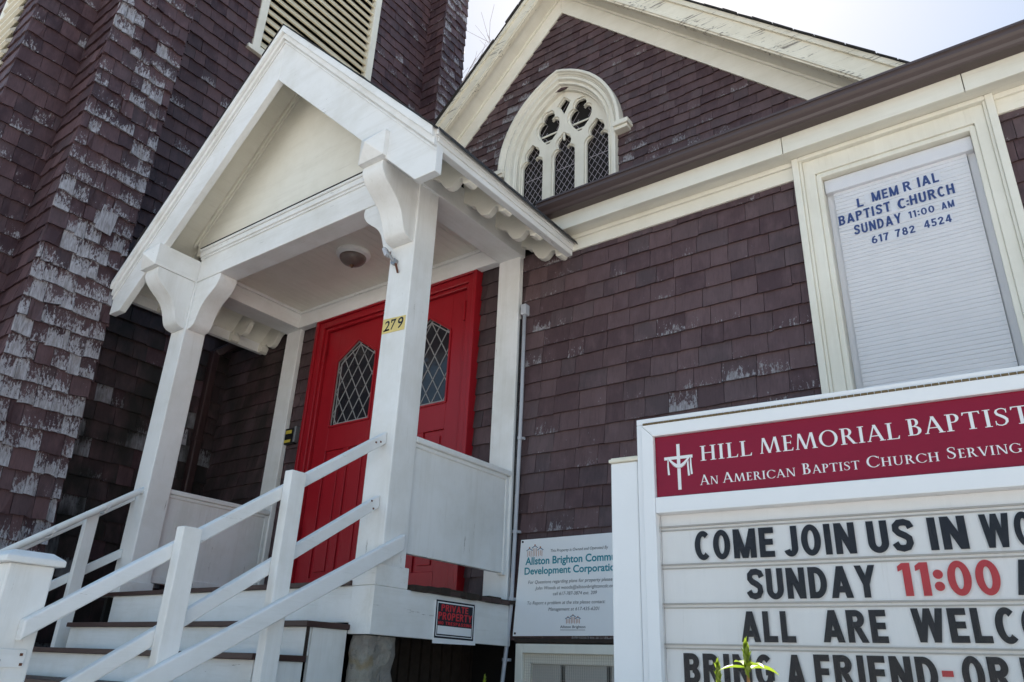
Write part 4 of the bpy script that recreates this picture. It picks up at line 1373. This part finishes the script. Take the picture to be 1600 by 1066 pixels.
lb = thing('lockbox', 'black key lockbox with yellow stickers beside the red door', 'lockbox', (-4.81, -.02, 3.13))
MB().box(-4.872, -4.760, -.050, -.012, 3.068, 3.196).build('lockbox_body', M['black'], lb, .006)
MB().box(-4.760, -4.738, -.058, -.012, 3.075, 3.200).build('lockbox_lid', M['grey'], lb, .005)
mb = MB().box(-4.862, -4.790, -.0515, -.0502, 3.150, 3.178).box(-4.866, -4.792, -.0515, -.0502, 3.080, 3.102)
build_each(mb, 'sticker', M['yellow'], lb)

cd = thing('conduit', 'thin white electrical conduit running down the shingles beside the porch', 'pipe', (-2.6, -.04, 1.0))
mb = MB().tube([(-2.602, -.042, 3.63), (-2.602, -.042, 3.0), (-2.612, -.042, 2.3), (-2.622, -.042, 1.90), (-2.622, -.046, 1.84), (-2.645, -.046, 1.60), (-2.672, -.046, 1.36), (-2.68, -.046, .97)], .0115, 10)
mb.build('pipe', M['conduit'], cd, smooth=True)
MB().box(-2.622, -2.582, -.062, -.012, 3.615, 3.690).build('junction_box', M['conduit'], cd, .006)
mb = MB()
for x, z in ((-2.604, 2.80), (-2.612, 2.25), (-2.623, 1.885), (-2.650, 1.575)):
    mb = MB().tube([(x, -.044, z - .008), (x, -.044, z + .008)], .0155, 10)
    mb.box(x + .005, x + .022, -.036, -.016, z - .007, z + .007)
    mb.build('pipe_clip', M['conduit'], cd)
cb = MB().tube([(-2.640, -.030, 3.6), (-2.641, -.032, 2.6), (-2.642, -.030, 2.0)], .0045, 6)
tag(cb.build('cable', M['black']), 'thin black cable running down behind the white porch post', 'cable')

ds = thing('downspout', 'dark brown downspout in the corner between tower and porch', 'downspout', (-5.87, -.2, 1.0))
MB().box(-5.905, -5.835, -.225, -.155, .97, 4.02).build('pipe', M['darkbrown'], ds, .012)
mb = MB().box(-5.91, -5.832, -.229, -.151, 3.2, 3.23).box(-5.91, -5.832, -.229, -.151, 2.2, 2.23)
build_each(mb, 'pipe_strap', M['darkbrown'], ds)
mb = MB().bar((-5.87, -.19, 4.0), (-5.80, -.06, 4.12), (1, 0, 0), .07, .07)
mb.build('elbow', M['darkbrown'], ds, .012)

# ---- private property notice, screwed to the deck fascia (faces +x)
ps = thing('warning_sign', 'small black and red PRIVATE PROPERTY sign on the white deck fascia', 'sign', (-2.62, -.51, 1.73))
PX = -2.6215
def pq(mb, a, b, c, d, x): mb.add([(x, a, c), (x, b, c), (x, b, d), (x, a, d)], [(0, 1, 2, 3)])
mb = MB().prism([(-.662, 1.626), (-.340, 1.632), (-.372, 1.832), (-.664, 1.820)], 'x', -2.6285, PX)
pnl = mb.build('sign_panel', M['sign_white'], ps)
Y0, Y1 = -.660, -.362
def yy(t): return Y0 + (Y1 - Y0) * t
mb = MB()
for k_, (a, b, c, d) in enumerate(((.00, 1.0, 1.818, 1.826), (.00, .03, 1.66, 1.818), (.975, 1.005, 1.66, 1.818), (.0, 1.005, 1.651, 1.660), (.05, .955, 1.708, 1.812), (.05, .065, 1.667, 1.708), (.94, .955, 1.667, 1.708), (.05, .955, 1.664, 1.670))):
    pq(mb, yy(a), yy(b), c, d, PX + .0006 + .00005 * k_)
mb.build('sign_print', M['ink'], ps)
mb = MB()
PP = (Vector((PX + .0014, 0, 0)), Y_, Z_)
put_sans(mb, 'PRIVATE', yy(.13), yy(.83), 1.776, .031, PP, .2, .10)
put_sans(mb, 'PROPERTY', yy(.065), yy(.94), 1.736, .035, PP, .2, .10)
put_sans(mb, 'NO TRESPASSING', yy(.075), yy(.945), 1.7135, .015, PP, .21, .12)
mb.build('sign_lettering', M['signred'], ps)

# ---- information board on the wall
ib = thing('information_board', 'white printed information board with teal heading on the brown shingles', 'sign', (-2.1, -.03, 1.95))
mb = MB().prism([(-2.612, 1.694), (-1.62, 1.702), (-1.60, 2.205), (-2.576, 2.202)], 'y', -.034, -.028)
mb.build('sign_panel', M['sign_white'], ib, .001)
PI = (Vector((0, -.0350, 0)), X_, Z_)
mb = MB()
mb = MB()
put_text(mb, 'Allston Brighton Community', -2.541, -1.885, 2.064, .038, PI, .022)
mb.build('sign_heading', M['teal'], ib)
mb = MB()
put_text(mb, 'Development Corporation', -2.545, -1.950, 2.012, .036, PI, .022)
mb.build('sign_heading', M['teal'], ib)
mb = MB()
put_text(mb, 'This Property is Owned and Operated By', -2.374, -2.015, 2.124, .0150, PI, .0, .2)
mb.build('sign_text', M['printgrey'], ib)
mb = MB()
put_text(mb, 'For Questions regarding plans for property please contact', -2.518, -1.905, 1.962, .0165, PI, .0, .2)
mb.build('sign_text', M['printgrey'], ib)
mb = MB()
put_text(mb, 'John Woods at woods@allstonbrightoncdc.org', -2.471, -1.975, 1.930, .0165, PI, .0, .2)
mb.build('sign_text', M['printgrey'], ib)
mb = MB()
put_text(mb, 'call 617-787-3874 ext. 209', -2.354, -2.084, 1.899, .0165, PI, .0, .2)
mb.build('sign_text', M['printgrey'], ib)
mb = MB()
put_text(mb, 'To Report a problem at the site please contact:', -2.520, -2.035, 1.854, .0165, PI, .0, .2)
mb.build('sign_text', M['printgrey'], ib)
mb = MB()
put_text(mb, 'Management at 617-435-6201', -2.382, -2.070, 1.821, .0165, PI, .0, .2)
mb.build('sign_text', M['printgrey'], ib)
mb = MB()
put_text(mb, 'Allston Brighton', -2.306, -2.153, 1.735, .012, PI, .01)
mb.box(-2.306, -2.155, -.0352, -.0348, 1.7245, 1.7265)
mb.build('sign_text', M['printgrey'], ib)
def logo(x0, z0, w, h):
    a, b = MB(), MB()
    for i, (t, hh) in enumerate(((.16, .80), (.50, 1.0), (.84, .80))):
        cx_ = x0 + w * t
        zt = z0 + h * hh
        hw_ = w * .19
        a.bar((cx_ - hw_, -.0354, zt - h * .30), (cx_, -.0354, zt - h * .12), (0, 1, 0), .0008, .0035)
        a.bar((cx_, -.0356, zt - h * .12), (cx_ + hw_, -.0356, zt - h * .30), (0, 1, 0), .0008, .0035)
        a.lathe((cx_, -.0354, 0), [], 3) if False else None
        b.tube([(cx_, -.0352, zt - .004), (cx_, -.0360, zt - .004)], h * .07, 8)
        for s in (-.55, 0, .55): b.box(cx_ + s * hw_ - .0014, cx_ + s * hw_ + .0014, -.0356, -.0350, z0 + h * (.0 if s else .06), zt - h * .32)
    a.build('logo_roofs', M['navy'], ib)
    b.build('logo_people', M['orange'], ib)
logo(-2.532, 2.106, .107, .066)
logo(-2.272, 1.757, .088, .046)
mb = MB()
for x, z in ((-2.563, 2.190), (-2.596, 1.708)): mb.tube([(x, -.034, z), (x, -.038, z)], .006, 8)
build_each(mb, 'screw', M['ink'], ib)

# ================================================================ church sign (own frame: s along it, y out of it)
sg = thing('letter_board_sign', 'large white cabinet sign with maroon header and changeable black letters', 'sign', (0, -1.15, 1.5), None, .069, True)
def B(mb, s0, s1, y0, y1, z0, z1): return mb.box(s0, s1, y0, y1, z0 - 1.5, z1 - 1.5)
S0, S1, ZS0, ZS1 = -1.224, .60, 0.98, 2.362
PL, PR = -1.157, .53
mb = MB()
B(mb, S0, S1, .012, .20, ZS1 - .022, ZS1); B(mb, S0, S0 + .022, .012, .20, ZS0, ZS1 - .022); B(mb, S1 - .022, S1, .012, .20, ZS0, ZS1 - .022)
B(mb, S0 + .022, S1 - .022, .06, .20, ZS0, ZS1 - .022)
mb.build('cabinet', M['sign_white'], sg, .003)
mb = MB()
# door frame with mitred corners, hinged along the top
zt_, zb_ = ZS1 - .028, ZS0
def quad(pts, y0, y1): mb.prism([(p[0], p[1] - 1.5) for p in pts], 'y', y0, y1)
quad([(S0 + .0225, zt_), (S1 - .0225, zt_), (PR - .0, 2.290), (PL, 2.290)], 0, .055)
quad([(S0 + .0225, zt_ - .0012), (PL - .001, 2.290), (PL - .001, zb_), (S0 + .0225, zb_)], 0, .055)
quad([(S1 - .0225, zt_ - .0012), (PR + .001, 2.290), (PR + .001, zb_), (S1 - .0225, zb_)], 0, .055)
B(mb, PL, PR, .0005, .055, 2.020, 2.074)
mb.build('door_frame', M['sign_white'], sg, .0025)
mb = MB()
n = 90
for i in range(n):
    a = S0 + .03 + (S1 - S0 - .06) * i / n
    b2 = a + (S1 - S0 - .06) / n - .002
    mb.tube([(a, .001, zt_ + .0032 - 1.5), (b2, .001, zt_ + .0032 - 1.5)], .0042, 6)
mb.build('piano_hinge', M['hinge'], sg)
mb = MB(); B(mb, PL, PR, .018, .05, 2.0745, 2.2895)
mb.build('header_panel', M['sign_red'], sg)
PS = (Vector((0, .0172, -1.5)), X_, Z_)
mb = MB()
put_serif(mb, 'HILL', -.998, -.821, 2.188, .0515, PS)
put_serif(mb, 'MEMORIAL', -.797, -.381, 2.190, .0515, PS)
put_serif(mb, 'BAPTIST', -.362, -.048, 2.195, .0515, PS)
put_serif(mb, 'CHURCH', -.005, .30, 2.197, .0515, PS)
mb.build('header_lettering', M['letter_white'], sg)
mb = MB()
for w, a, b, z in (('AN', -1.003, -.941, 2.106), ('AMERICAN', -.926, -.693, 2.107), ('BAPTIST', -.673, -.504, 2.110), ('CHURCH', -.486, -.290, 2.112), ('SERVING', -.271, -.088, 2.115)):
    put_serif(mb, w, a, b, z, .034, PS, .78)
mb.build('header_lettering', M['letter_white'], sg)
mb = MB()
B(mb, -1.0795, -1.0680, .0166, .0172, 2.097, 2.256)
B(mb, -1.125, -1.0235, .0160, .0165, 2.203, 2.2135)
def ribbon(pts, ws, y):
    for q in strip(pts, ws)[0]: mb.add([(p[0], y, p[1] - 1.5) for p in q], [(0, 1, 2, 3)])
arcp = [(-1.112 + .080 * t, 2.211 - .034 * math.sin(math.pi * t)) for t in [i / 12 for i in range(13)]]
ribbon(arcp, [.004 + .010 * math.sin(math.pi * i / 12) for i in range(13)], .0155)
for x, zl in ((-1.111, 2.150), (-1.040, 2.142), (-1.030, 2.146)):
    ribbon([(x, 2.212), (x - .001, 2.18), (x + .001, zl)], [.003, .006, .007], .0157)
mb.build('cross_emblem', M['letter_white'], sg)
mb = MB()
arc2 = [(p[0], p[1] - .0062) for p in arcp]
ribbon(arc2, [.0012] * 13, .0153)
mb.build('emblem_line', M['sign_red'], sg)
mb = MB(); B(mb, PL, PR, .045, .05, ZS0, 2.0195)
mb.build('letter_panel', M['sign_panel'], sg)
mb = MB()
for z in (1.979, 1.855, 1.732, 1.610, 1.487, 1.364):
    B(mb, PL, PR, .036, .045, z - .0025, z + .0025); B(mb, PL, PR, .040, .045, z - .014, z - .010)
mb.build('letter_track', M['track'], sg)
PB = (Vector((0, .0385, -1.5)), X_, Z_)
mb, mr = MB(), MB()
def bt(t, a, b, z0, h, m=None): put_sans(m or mb, t, a, b, z0, h, PB, .22, .12)
for t, a, b in (('COME', -1.041, -.784), ('JOIN', -.754, -.548), ('US', -.515, -.394), ('IN', -.354, -.259), ('W', -.225, -.155), ('ORSHIP', -.147, .13)): bt(t, a, b, 1.867, .091)
mb.build('board_letters', M['ink'], sg)
mb = MB()
bt('SUNDAY', -.880, -.508, 1.743, .090); bt('AM', -.170, -.06, 1.744, .090)
mb.build('board_letters', M['ink'], sg)
mb = MB()
for t, a, b in (('1', -.449, -.417), ('1', -.404, -.372), ('0', -.327, -.270), ('0', -.260, -.203)): bt(t, a, b, 1.7455, .090, mr)
for z in (1.770, 1.802):
    mr.tube([(-.349, .0385, z - 1.5), (-.349, .0375, z - 1.5)], .0125, 20)
bt('ALL', -.909, -.747, 1.620, .088); bt('ARE', -.671, -.497, 1.622, .088); bt('WELCOME', -.433, .01, 1.625, .088)
mb.build('board_letters', M['ink'], sg)
mb = MB()
bt('BRING', -1.098, -.820, 1.497, .088); bt('A', -.785, -.733, 1.498, .089); bt('FRIEND', -.706, -.391, 1.500, .089); bt('OR', -.334, -.223, 1.502, .090); bt('I', -.199, -.184, 1.502, .090)
mr.build('red_board_letters', M['inkred'], sg, label='red numerals 11:00')
mr = MB()
mr.add([(-.381, .0385, .0405), (-.354, .0385, .0405), (-.354, .0385, .0555), (-.381, .0385, .0555)], [(0, 1, 2, 3)])
mb.build('board_letters', M['ink'], sg)
mr.build('red_dash', M['inkred'], sg)
mb = MB(); B(mb, PL, PR, .028, .031, ZS0, 2.0195)
mb.build('cover_pane', M['clear'], sg)
for s in (S0 - .108, S1 + .004):
    mb = MB(); B(mb, s, s + .104, .02, .13, .97, 2.215)
    p = mb.build('sign_post', M['sign_white'], sg, .006)
    mb = MB(); B(mb, s - .005, s + .109, .012, .138, 2.2155, 2.228); B(mb, s, s + .104, .02, .13, 2.228, 2.234)
    mb.build('post_cap', M['flaky'], p, .003)

# ================================================================ plants and the tree
def leaf(mb, base, direction, length, width, droop, fold=.25, n=7):
    base, d = Vector(base), Vector(direction).normalized()
    side = d.cross(Z_)
    side = side.normalized() if side.length > .01 else X_.copy()
    rows = []
    p = base.copy()
    for i in range(n + 1):
        t = i / n
        w = width * (math.sin(math.pi * min(1, t ** .75)) * (1 - .15 * t) + .04)
        if i == n: w = width * .02
        nr = side.cross(d).normalized()
        rows.append((p - side * w / 2 + nr * w * fold, p.copy(), p + side * w / 2 + nr * w * fold))
        d = (d - Z_ * droop / n).normalized()
        p = p + d * length / n
    b = len(mb.v)
    for r in rows: mb.v += [tuple(q) for q in r]
    for i in range(n):
        for j in range(2):
            mb.f.append((b + 3 * i + j, b + 3 * i + j + 1, b + 3 * i + 4 + j, b + 3 * i + 3 + j))
def weed(name, label, x, y, zt, k, spread, seed):
    t = thing(name, label, 'plant', (x, y, .97), group='weeds in front of the sign')
    rg = random.Random(seed)
    zs = zt - .022 * k
    MB().tube([(x + .02, y, .97), (x + .008, y, 1.25), (x, y, zs - .03), (x, y, zs)], [.004, .0035, .0017 * k + .0006, .0013 * k], 8).build('stem', M['stem'], t, smooth=True)
    mb = MB()
    R2 = Vector((.8067, .5897, 0))                     # leaf pairs open across the sun
    F2 = Vector((-.55, .73, 0))
    if spread:
        leaf(mb, (x, y, zs - .002), R2 * -1 + Z_ * .42, .032 * k, .0125 * k, .85, .2)
        leaf(mb, (x, y, zs - .002), R2 + Z_ * .45 + F2 * .2, .037 * k, .0150 * k, .95, .2)
        leaf(mb, (x, y, zs), F2 * -.8 + R2 * .4 + Z_ * .55, .024 * k, .011 * k, 1.0)
        leaf(mb, (x, y, zs), F2 * .9 - R2 * .3 + Z_ * .7, .024 * k, .011 * k, .8)
    for i in range(7):
        a = i * 2.4 + seed
        dd = R2 * math.cos(a) * .30 + F2 * math.sin(a) * .30 + Z_
        leaf(mb, (x, y, zs - .012 * k + .003 * i * k), dd, (.018 + .0015 * rg.random()) * k, .0078 * k, .2, .35)
    for i in range(6):
        a = i * 2.4 + 1
        dd = R2 * math.cos(a) * .14 + F2 * math.sin(a) * .14 + Z_
        leaf(mb, (x, y, zs + .006 * k + .002 * i * k), dd, .016 * k, .0066 * k, .1, .35)
    mb.build('leaves', M['leaf'], t)
weed('weed', 'tall bright green weed with spread leaves in front of the letter board', -.3151, -2.75, 1.5385, 1.0, True, 3)
weed('weed', 'shorter weed tip without spread leaves, left of the taller weed', -.3600, -2.72, 1.520, .85, False, 8)
weed('weed', 'small yellow-green weed tip beside the porch foundation', -1.682, -1.45, 1.492, 1.1, False, 5)

tr = thing('bare_tree', 'bare twiggy tree top showing between tower and gable', 'tree', (-10.0, 7.2, .9))
rg = random.Random(12)
mbt, mbb = MB(), MB()
def grow(p, d, l, r, depth, mb):
    p = Vector(p)
    q = p + d * l * .5 + Vector((rg.gauss(0, .03), rg.gauss(0, .03), 0)) * l
    e = q + (d + Vector((rg.gauss(0, .12), rg.gauss(0, .12), .05))).normalized() * l * .5
    mb.tube([p, q, e], [r, r * .85, r * .66], 5 if depth > 2 else 4)
    if depth == 0: return
    for i in range(3 if depth > 1 else 4):
        dd = (d + Vector((rg.gauss(0, .48), rg.gauss(0, .48), rg.gauss(.12, .25)))).normalized()
        grow(p.lerp(e, rg.uniform(.55, 1.0)), dd, l * rg.uniform(.58, .8), r * .55, depth - 1, mbb)
grow((-10.0, 7.2, .9), Vector((0, 0, 1)), 9.0, .16, 0, mbt)
for i in range(5):
    a = i * 1.256
    grow((-10.0, 7.2, 8.6 + .3 * i), Vector((math.cos(a) * .42, math.sin(a) * .42, .9)).normalized(), 2.5, .045, 4, mbb)
mbt.build('trunk', M['bark'], tr)
mbb.build('crown', M['bark'], tr)
